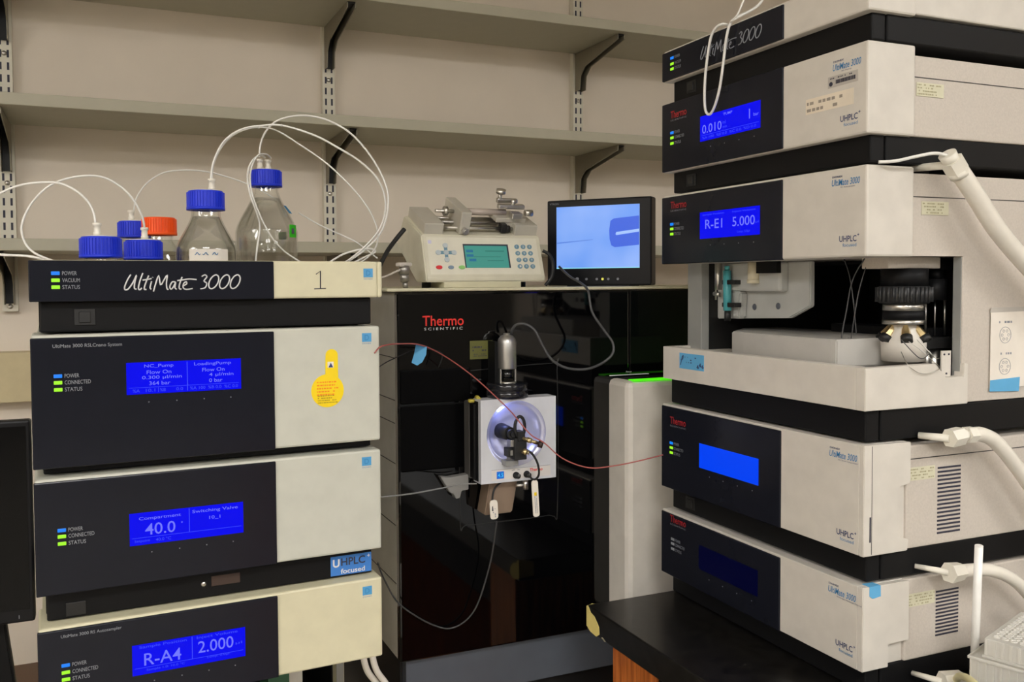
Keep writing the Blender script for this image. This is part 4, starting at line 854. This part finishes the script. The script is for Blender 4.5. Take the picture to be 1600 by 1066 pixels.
def cable_tag(x, y, z, w, h, tilt, m, label, mark):
    t = thing('cable_tag', label, 'tag', (x, y, z), 0, 'white cable tags'); t.rotation_euler = (0, tilt, 0)
    b = nb(); P = [(w/2*sx-sx*q*(1-math.cos(a)), zc+sz*q*math.sin(a)) for sx, sz, zc, q, rng in ((1, 1, -w*.36, w*.36, (0, 45, 90)), (-1, 1, -w*.36, w*.36, (90, 45, 0)), (-1, -1, -h+w*.3, w*.3, (0, 45, 90)), (1, -1, -h+w*.3, w*.3, (90, 45, 0))) for a in [math.radians(r) for r in rng]]; prism(b, P, 'y', -.0008, .0008); cyl(b, (0, -.0011, -.003), (0, .0011, -.003), .0015); obj('card', b, m, t)
    b = nb(); scribble(b, h*.6, w*.5, 2, (lambda p: Vector((p[1]-w*.25, -.001-p[2], -h*.9+p[0])))); obj('card_print', b, M['greyink'], t)
    if mark:
        b = nb(); rect(b, -w*.2, -h*.42, w*.4, h*.09, lambda p: Vector((p[0], -.001-p[2], p[1]))); obj('card_mark', b, M['yellow'], t)
cable_tag(.574, 1.286, 1.1035, .0135, .031, -.06, M['paper'], 'rounded white tag hanging lower left beneath the ion source', False)
cable_tag(.6352, 1.262, 1.1345, .0110, .059, -.06, M['paper'], 'long white tag with yellow mark hanging from the right of the ion source', True)
tubing('lowcord', .0013, M['greycable'], 'dark cord drooping across the lower black front from the rounded white tag', 'cable', 'sensor_cord', None)
tubing('red', .0010, mat('red_capillary_sleeve', 'a2504a', .4), 'red fused-silica line swinging from left stack over the ion source to the right stack', 'capillary line', 'capillary_line', None)
tubing('silver', .0011, M['metalgrey'], 'pale grey line running from left stack to the foot of the ion source', 'capillary line', 'capillary_line', None)
tubing('blackwireL', .0008, M['rubber'], 'thin black wire curving beside the blue tape flag', 'wire', 'thin_wire', None)
b = nb(); A = [(.4216, 1.2150, 1.3622), (.4410, 1.2228, 1.3568), (.4400, 1.2228, 1.3455), (.4326, 1.219, 1.3349), (.4236, 1.216, 1.3304), (.4135, 1.212, 1.3353), (.4179, 1.213, 1.348)]
fv = [b.verts.new(p) for p in A]; b.faces.new(fv); bmesh.ops.solidify(b, geom=b.faces[:], thickness=.0004)
tag(obj('tape_flag', b, M['tapeblue']), 'blue tape flag folded round the red line at upper left of black instrument', 'tape')

# ------------------------------------------------------------------ syringe pump
TOP = 1.4415
t = thing('syringe_pump', 'cream syringe pump with sloping keypad front and metal carriage', 'syringe pump', (.4945, 1.3714, TOP)); PW = .2185
P = [(0, .0095), (0, .018), (.0232, .0880), (.1123, .126), (.1535, .0786), (.05, .0095)]
b = nb(); prism(b, P, 'x', 0, PW, bev=.0022); obj('casing', b, M['pump'], t)
b = nb(); box(b, .03, .17, -.004, .06, 0, .0098, bev=.001); obj('plinth', b, M['cream'], t)
b = nb(); [cyl(b, (x, .055, 0), (x, .055, .0095), .008) for x in (.02, PW-.02)]; obj('foot', b, M['rubber'], t)
fa = math.atan2(.07, .0232); fu = Vector((0, math.cos(fa), math.sin(fa))); fn_ = Vector((0, -math.sin(fa), math.cos(fa))); fo = Vector((0, 0, .018))
FP = lambda x0, v0, lift=0: (lambda p: fo + Vector((x0+p[0], 0, 0)) + fu*(v0+p[1]) + fn_*(p[2]+lift))
b = nb(); rect(b, .008, .004, PW-.016, .0655, FP(0, 0), .0006); obj('keypad_panel', b, mat('keypad_ivory', 'dcd8c6', .45), t)
b = nb(); rect(b, .0715, .0155, .0835, .0425, FP(0, 0, .0006), .0003); obj('screen_bezel', b, M['ink'], t)
b = nb(); rect(b, .0735, .0155, .0785, .0395, FP(0, 0, .0009), .0003); sc = obj('screen', b, mat('green_lcd', (0, .02, .02), .3, emit=(.055, .25, .20)), t, 'green screen')
b = nb(); 
for q in ((.076, .043), (.076, .035), (.080, .027)): rect(b, q[0], q[1], .0125, .0045, FP(0, 0, .0012), .0002)
obj('screen_menu', b, mat('lcd_blue_block', (0, .02, .04), .3, emit=(.02, .13, .24)), sc)
b = nb(); rect(b, .111, .0445, .035, .002, FP(0, 0, .0012), .0002); rect(b, .113, .0275, .03, .0015, FP(0, 0, .0012), .0002); rect(b, .089, .0345, .05, .0012, FP(0, 0, .0012), .0002); obj('screen_text', b, mat('lcd_dark_green', (0, .02, .02), .3, emit=(.03, .16, .13)), sc)
keyb = mat('key_blue', '6f93a5', .4)
def key(x, v, w, h, m, txt=None):
    b = nb(); q = [(x+w/2*math.cos(a), v+h/2*math.sin(a)) for a in [2*PI*i/20 for i in range(20)]]
    F = FP(0, 0, .0006); A = [b.verts.new(F((p[0], p[1], 0))) for p in q]; T_ = [b.verts.new(F((x+(p[0]-x)*.9, v+(p[1]-v)*.9, .0014))) for p in q]
    b.faces.new(T_)
    for i in range(20): b.faces.new([A[i], A[(i+1) % 20], T_[(i+1) % 20], T_[i]])
    bmesh.ops.recalc_face_normals(b, faces=b.faces[:])
    k = obj('key', b, m, t)
    if txt:
        b = nb(); add_text(b, txt, None, .0035, FP(x-.0015, v-.0018, .0020), thick=.0001); obj('key_legend', b, M['paper'], k)
for r in range(4):
    for c_ in range(3): key(.1715+c_*.0122+r*.0003, .054-r*.0119, .0092, .0082, keyb, ['123', '456', '789', '.0C'][r][c_])
kl = mat('key_pale', 'b9c3c6', .4)
for dx, dv in ((0, .0125), (0, -.0125), (.0140, 0), (-.0140, 0), (0, 0)): key(.040+dx, .0425+dv, .0096, .0090, kl)
b = nb(); rect(b, .0285, .0395, .023, .006, FP(0, 0, .0006), .0003); rect(b, .037, .031, .006, .023, FP(0, 0, .0006), .0003); obj('key_cross', b, keyb, t)
key(.0245, .0165, .0118, .0070, mat('key_red', 'd0262c', .4)); key(.0455, .0165, .0105, .0065, mat('key_grey_blue', '7b8fa3', .4)); key(.0650, .0165, .0118, .0070, mat('key_green', '8cc46e', .4))
b = nb(); rect(b, .010, .058, .006, .006, FP(0, 0, .0006), .0002); obj('maker_emblem', b, mat('pale_violet', 'c9c6dc', .5), t)
# carriage on the sloping top: u across, v up the slope, n off the slope
sa = math.atan2(.038, .0891); su = Vector((0, math.cos(sa), math.sin(sa))); sn = Vector((0, -math.sin(sa), math.cos(sa))); so = Vector((0, .0232, .0880))
SM = Matrix(((1, 0, 0, 0), (0, su[1], sn[1], so[1]), (0, su[2], sn[2], so[2]), (0, 0, 0, 1)))
def top_part(name, m, *shapes, label=None):
    tb_ = nb()
    for s in shapes:
        if s[0] == 'b': box(tb_, *s[1:7], bev=s[7] if len(s) > 7 else .0012)
        else: cyl(tb_, s[1], s[2], s[3])
    tb_.transform(SM); return obj(name, tb_, m, t, label)
top_part('end_block', M['alu'], ('b', .006, .040, .004, .092, -.001, .0185))
top_part('end_block', M['alu'], ('b', .172, PW-.004, .004, .075, -.001, .0185))
top_part('pusher_block', M['alu'], ('b', .068, .0865, .002, .085, .001, .040))
top_part('guide_rod', M['steel'], ('c', (.038, .016, .0075), (.174, .016, .0075), .0034))
top_part('guide_rod', M['steel'], ('c', (.038, .060, .0095), (.174, .060, .0095), .0034))
top_part('lead_screw', mat('screw_steel', (.42, .4, .37), .4, metal=1), ('c', (.038, .036, .0105), (.174, .036, .0105), .0042))
top_part('syringe_barrel', mat('syringe_glass_grey', 'b3a69b', .15), ('c', (.086, .040, .029), (.165, .040, .029), .0058))
top_part('plunger', M['steel'], ('c', (.035, .040, .029), (.069, .040, .029), .0030), ('c', (.050, .040, .029), (.056, .040, .029), .008))
top_part('syringe_cradle', M['alu'], ('b', .140, .196, .018, .062, .018, .026), ('b', .152, .176, .020, .060, .0, .018))
top_part('clamp_bar', M['steel'], ('b', .1465, .197, .030, .040, .038, .046, .002), ('b', .150, .190, .048, .056, .043, .051, .002), ('b', .165, .185, .010, .026, .026, .037, .002))
top_part('clamp_knob', M['steel'], ('c', (.156, .052, .044), (.156, .052, .062), .0035), ('c', (.156, .052, .060), (.156, .052, .067), .0085), ('c', (.196, .026, .034), (.210, .026, .034), .0055), ('c', (.176, .038, .044), (.176, .038, .054), .004))
top_part('lock_screw', M['steel'], ('c', (.0765, .0025, .008), (.0765, -.0045, .008), .0055), ('c', (.0765, -.004, .008), (.0765, -.007, .008), .003))
top_part('limit_stop', M['rubber'], ('b', .148, .158, .008, .024, .002, .018), ('c', (.158, .016, .0075), (.166, .016, .0075), .0062))
tubing('pumpcord', .0038, M['rubber'], 'thick black cord running down behind the left end of the syringe pump', 'cable', 'power_cord', None)
tubing('pumpcord2', .0030, M['rubber'], 'short black cord looping between the syringe pump and the video monitor', 'cable', 'power_cord', None)
t = thing('cable_connector', 'grey threaded connector with a lead, left of the syringe pump', 'connector', (.4565, 1.372, 1.4700)); t.rotation_euler = (0, 0, .3)
b = nb(); cyl(b, (0, 0, -.006), (.001, 0, .008), .0085, n=20); cyl(b, (.002, 0, -.018), (0, 0, -.005), .0072); cyl(b, (.003, 0, -.0285), (.002, 0, -.018), .0045); obj('plug', b, mat('dull_nickel', (.35, .33, .3), .35, metal=.8), t)
b = nb(); box(b, -.012, .012, -.007, .007, .006, .013, bev=.002); obj('hood', b, M['body'], t)
tubing('leadL', .0017, M['body'], 'pale lead running from the grey connector to the left stack', 'cable', 'connector_lead', None)

# ------------------------------------------------------------------ small video monitor
p0 = Vector((.7903, 1.5128, TOP)); p1 = Vector((.9221, 1.3596, TOP)); d = p1-p0; mw = d.length; mh = .1625
t = thing('video_monitor', 'small black video monitor showing a pale blue picture on top of black instrument', 'monitor', p0, math.atan2(d.y, d.x))
b = nb(); box(b, 0, mw, 0, .030, .0015, mh, bev=.003); box(b, .02, mw-.02, .028, .05, .02, mh-.02, bev=.004); obj('bezel', b, mat('monitor_black', (.006, .006, .0075), .4, spec=.25), t)
sx0, sx1, sz0, sz1 = .0195, mw-.0220, .0335, mh-.0130
b = nb(); box(b, sx0, sx1, -.0006, .001, sz0, sz1); sc = obj('screen', b, M['video'], t, 'pale blue picture')
sw, sh = sx1-sx0, sz1-sz0
b = nb(); prism(b, [(sx0+sw*.995, sz0+sh*.815), (sx0+sw*.70, sz0+sh*.785), (sx0+sw*.66, sz0+sh*.75), (sx0+sw*.645, sz0+sh*.6), (sx0+sw*.65, sz0+sh*.46), (sx0+sw*.67, sz0+sh*.36), (sx0+sw*.71, sz0+sh*.33), (sx0+sw*.995, sz0+sh*.36)], 'y', -.0009, -.0005); obj('picture_needle_hub', b, mat('picture_deep_blue', (0, 0, 0), .3, emit=(.035, .12, .72)), sc)
b = nb(); prism(b, [(sx0+sw*.995, sz0+sh*.61), (sx0+sw*.73, sz0+sh*.57), (sx0+sw*.72, sz0+sh*.535), (sx0+sw*.73, sz0+sh*.52), (sx0+sw*.995, sz0+sh*.565)], 'y', -.0012, -.0008); obj('picture_highlight', b, mat('picture_pale', (0, 0, 0), .3, emit=(.36, .55, 1)), sc)
b = nb(); prism(b, [(sx0+.001, sz0+sh*.405), (sx0+sw*.45, sz0+sh*.455), (sx0+sw*.45, sz0+sh*.465), (sx0+.001, sz0+sh*.425)], 'y', -.0009, -.0005); obj('picture_needle', b, mat('picture_mid_blue', (0, 0, 0), .3, emit=(.11, .24, .75)), sc)
b = nb(); rect(b, 0, 0, sw, .0016, front(sx0, sz0, -.0006), .0002); obj('picture_edge', b, mat('picture_edge', (0, 0, 0), .3, emit=(.3, .8, .95)), sc)
for i, (fx, m) in enumerate(((.30, 'greyink'), (.39, 'greyink'), (.49, 'greyink'), (.545, None), (.60, 'greyink'), (.69, 'greyink'))):
    b = nb(); cyl(b, (mw*fx, 0, .0135), (mw*fx, -.0016, .0135), .0022 if i else .0034, n=14); obj('button', b, M[m] if m else mat('amber_led', (0, 0, 0), .4, emit=(.8, .75, .1)), t)
b = nb(); add_text(b, 'VTRON', .018, .0034, front(.006, mh-.0085, 0)); obj('brand_lettering', b, M['greyink'], t)
b = nb(); box(b, mw*.2, mw*.8, .0, .06, 0, .002); obj('stand_plate', b, M['rubber'], t)

# ------------------------------------------------------------------ black monitor at far left
t = thing('desk_monitor', 'large black switched-off monitor cut off by the left photo edge', 'monitor', (-.088, 1.345, .712))
b = nb(); box(b, -.50, 0, 0, .022, .278, .555, bev=.003); box(b, -.40, -.1, .02, .05, .33, .5, bev=.01); obj('bezel', b, mat('monitor_black', (.006, .006, .0075), .4, spec=.25), t)
b = nb(); box(b, -.492, -.006, -.0008, .001, .296, .547); obj('screen', b, mat('dead_screen', (.0015, .0015, .002), .15, spec=.2), t)
b = nb(); add_text(b, 'I', .001, .005, front(-.020, .284, 0)); obj('power_mark', b, M['greyink'], t)
b = nb(); prism(b, [(-.062, .31), (-.044, .31), (-.010, .013), (-.036, .013)], 'y', .035, .055, bev=.003); obj('stand_arm', b, M['black'], t)
b = nb(); box(b, -.20, .0, -.06, .11, 0, .014, bev=.004); obj('stand_foot', b, M['black'], t)

# ------------------------------------------------------------------ lines and hoses on the right stack
tubing('loop', .0020, M['ptfe'], 'white tube hanging in a long loop before the upper right stack', 'tubing', 'hanging_tube', 'white tubes over the right stack')
tubing('loop2', .0013, M['ptfe'], 'short white tube joining the loop at the top right stack from above', 'tubing', 'hanging_tube', 'white tubes over the right stack')
def hose(label, P, r, fit, rz, m='hose'):
    t = thing('drain_hose', label, 'hose', P[0], 0, 'white drain hoses')
    o = Vector(P[0]); b = nb(); tube(b, [Vector(p)-o for p in P], r, n=16, k=8); obj('hose', b, M[m], t)
    for name, a, c_, r0, r1, n in fit:
        b = nb(); cyl(b, Vector(a)-o, Vector(c_)-o, r0, r1, n=n, smooth=n > 8); obj(name, b, M['fitting'], t)
    return t
hY = .772
hose('thick white drain hose falling from a white elbow beside the open sampling bay', [(.962, hY, 1.5845), (.975, hY-.002, 1.5690), (.9935, hY-.004, 1.5475), (1.029, hY-.006, 1.5080), (1.088, hY-.008, 1.4600), (1.16, hY-.01, 1.4080), (1.25, hY-.01, 1.32), (1.32, hY-.01, 1.20), (1.355, hY-.01, 1.06), (1.36, hY-.01, .953)], .0112,
     [('elbow_cup', (.9445, hY, 1.6010), (.9535, hY, 1.5905), .0105, .0095, 24), ('hex_nut', (.9515, hY, 1.5940), (.9640, hY, 1.5800), .0135, .0135, 6), ('ferrule', (.962, hY, 1.582), (.967, hY, 1.576), .0125, .0120, 24), ('spigot', (.953, hY, 1.5885), (.94, hY+.045, 1.5890), .005, .0045, 16)], 0)
b = nb(); tube(b, [(.8600, .796, 1.5905), (.8749, .785, 1.5909), (.90, .778, 1.5965), (.925, .774, 1.6010), (.944, .772, 1.5995)], .0020, n=10); tag(obj('drain_line', b, M['ptfe']), 'thin white line entering the white elbow at top of right stack', 'tubing')
hose('white drain hose curving right from the white fitting above the column compartment', [(.995, hY, 1.2575), (1.010, hY, 1.2570), (1.034, hY-.002, 1.2460), (1.070, hY-.004, 1.2120), (1.12, hY-.006, 1.156), (1.18, hY-.01, 1.08), (1.23, hY-.01, 1.0), (1.275, hY-.03, .956), (1.31, hY-.10, .9495)], .0092,
     [('hex_nut', (.9545, hY, 1.2560), (.9745, hY, 1.2580), .0118, .0118, 6), ('ferrule', (.974, hY, 1.258), (.984, hY, 1.2585), .0075, .0075, 20), ('hex_nut', (.983, hY, 1.2583), (.9965, hY, 1.2580), .0105, .0105, 6), ('spigot', (.955, hY, 1.256), (.938, hY+.030, 1.2565), .005, .004, 16)], 0)
hose('white drain hose curving right from the white fitting above the lowest right module', [(.975, hY, 1.0885), (.995, hY, 1.0880), (1.032, hY-.002, 1.0830), (1.074, hY-.004, 1.0630), (1.12, hY-.004, 1.020), (1.155, hY-.004, .975), (1.185, hY-.008, .951), (1.215, hY-.010, .9485)], .0080,
     [('hex_nut', (.9565, hY, 1.0895), (.978, hY, 1.0890), .0128, .0110, 6), ('spigot', (.957, hY, 1.09), (.937, hY+.032, 1.0915), .004, .003, 16)], 0)
hose('white fitting with pale yellow tube arching low in front of the plate rack', [(.955, .759, .9605), (.946, .750, .9680), (.9321, .735, .9800), (.9032, .700, .9960), (.8763, .66, 1.000), (.8614, .62, .985), (.86, .58, .945)], .0042,
     [('hex_nut', (.938, .764, .9600), (.963, .757, .9600), .0125, .0125, 6), ('spigot', (.939, .764, .96), (.93, .800, .958), .004, .003, 16)], 0, 'yellowtube')

def ls(u_, w_, z): # left-stack local -> room
    c_, s_ = math.cos(LF[2]), math.sin(LF[2]); return Vector((LF[0]+u_*c_-w_*s_, LF[1]+u_*s_+w_*c_, z))
for nm, P in (('white waste hose under the right end of the left stack, nearer the stack', [(.4285, .145, .945), (.431, .125, .905), (.437, .12, .872), (.456, .12, .842), (.47, .12, .80), (.472, .13, .73)]), ('white waste hose under the right end of the left stack, nearer the black instrument', [(.441, .16, .945), (.444, .125, .905), (.450, .115, .872), (.468, .112, .842), (.485, .112, .80), (.49, .12, .73)])):
    b = nb(); tube(b, [ls(*p) for p in P], .0048, n=12); tag(obj('waste_hose', b, M['hose']), nm, 'hose', 'waste hoses of the left stack')

# taped note on the side of the sampling module
def rs(u_, w_, z): # right-stack local -> room
    c_, s_ = math.cos(RF[2]), math.sin(RF[2]); return Vector((RF[0]+u_*c_-w_*s_, RF[1]+u_*s_+w_*c_, z))
o_ = rs(.4172, .2145, 1.3030)
t = thing('paper_note', 'white paper note with two pencilled circle diagrams taped beside the open bay', 'note', o_, RF[2])
PL = lambda y, z, lift=0: (lambda p: Vector((p[2]+lift, y+p[0], z+p[1])))
b = nb(); prism(b, [(.0, .006), (.0005, .104), (.078, .105), (.078, .006)], 'x', .0006, .0010); obj('sheet', b, M['paper'], t)
b = nb(); prism(b, [(-.001, .104), (.078, .105), (.078, .111), (.001, .1105)], 'x', .0004, .0008); obj('clear_tape', b, mat('clear_tape_grey', 'b9b3ab', .3), t)
b = nb(); prism(b, [(-.0005, .002), (.054, .0), (.0555, .0185), (.0005, .0165)], 'x', .0010, .0014); obj('blue_tape', b, M['tapeblue'], t, 'blue tape strip')
b = nb()
for cz_ in (.0745, .0335):
    tube(b, [(.0012, .027+.0105*math.cos(a), cz_+.0105*math.sin(a)) for a in [2*PI*i/24 for i in range(25)]], .0003, n=5, k=1)
    for i in range(6):
        a = 2*PI*i/6; tube(b, [(.0012, .027+.006*math.cos(a)+.0018*math.cos(q), cz_+.006*math.sin(a)+.0018*math.sin(q)) for q in [2*PI*j/8 for j in range(9)]], .00025, n=4, k=1)
    scribble(b, .024, .006, 1, PL(.015, cz_+.014, .001), dens=.7)
obj('pencil_drawing', b, M['greyink'], t)

# ------------------------------------------------------------------ plate rack on the bench, bottom right
t = thing('plate_rack', 'translucent ribbed rack base under a well plate, bottom right corner', 'rack', (.9335, .7230, .94), .325)
b = nb(); RW, RD = .142, .094
box(b, 0, RW, -RD, 0, 0, .004, bev=.001)
box(b, 0, RW, -.003, 0, .003, .070); box(b, 0, RW, -RD, -RD+.003, .003, .070); box(b, 0, .003, -RD+.003, -.003, .003, .070); box(b, RW-.003, RW, -RD+.003, -.003, .003, .070)
obj('walls', b, M['milky'], t)
b = nb()
for i in range(12): box(b, -.0016, 0, -RD+.004+i*.0080, -RD+.006+i*.0080, .003, .068)
for i in range(18): box(b, .003+i*.0085, .005+i*.0085, -RD-.0016, -RD, .003, .068)
box(b, -.0025, RW+.0025, -RD-.0025, .0025, .0665, .070, bev=.0008)
obj('ribs', b, M['milky'], t)
t = thing('well_plate', 'white translucent well plate lying on the ribbed rack', 'well plate', (.9400, .7135, 1.0102), .325)
b = nb(); box(b, 0, .128, -.0855, 0, 0, .0035, bev=.0008); box(b, .002, .126, -.0835, -.002, .0035, .0225, bev=.0008); obj('plate_body', b, M['milky'], t)
b = nb()
for i in range(12):
    for j in range(8): lathe(b, [(.0037, .0224), (.0037, .0242), (.0030, .0242), (.0030, .0226)], n=12, mtx=Matrix.Translation((.0142+i*.009, -.0112-j*.009, 0)))
obj('well_rims', b, M['milky'], t)
b = nb()
for i in range(10): box(b, .0008, .002, -.0825+i*.0085, -.0795+i*.0085, .0036, .0215)
obj('skirt_ribs', b, M['milky'], t)
b = nb(); q0, q1 = Vector((.9766, .7520, .9412)), Vector((.9512, .7275, 1.1362)); tube(b, [q0, q1], .0046, n=20, k=0); cyl(b, q1, q1+(q1-q0).normalized()*.0006, .0034, n=16)
tag(obj('plastic_tube', b, mat('translucent_white', 'ebe9e4', .3)), 'straight white plastic tube standing upright at the rack corner', 'tube')
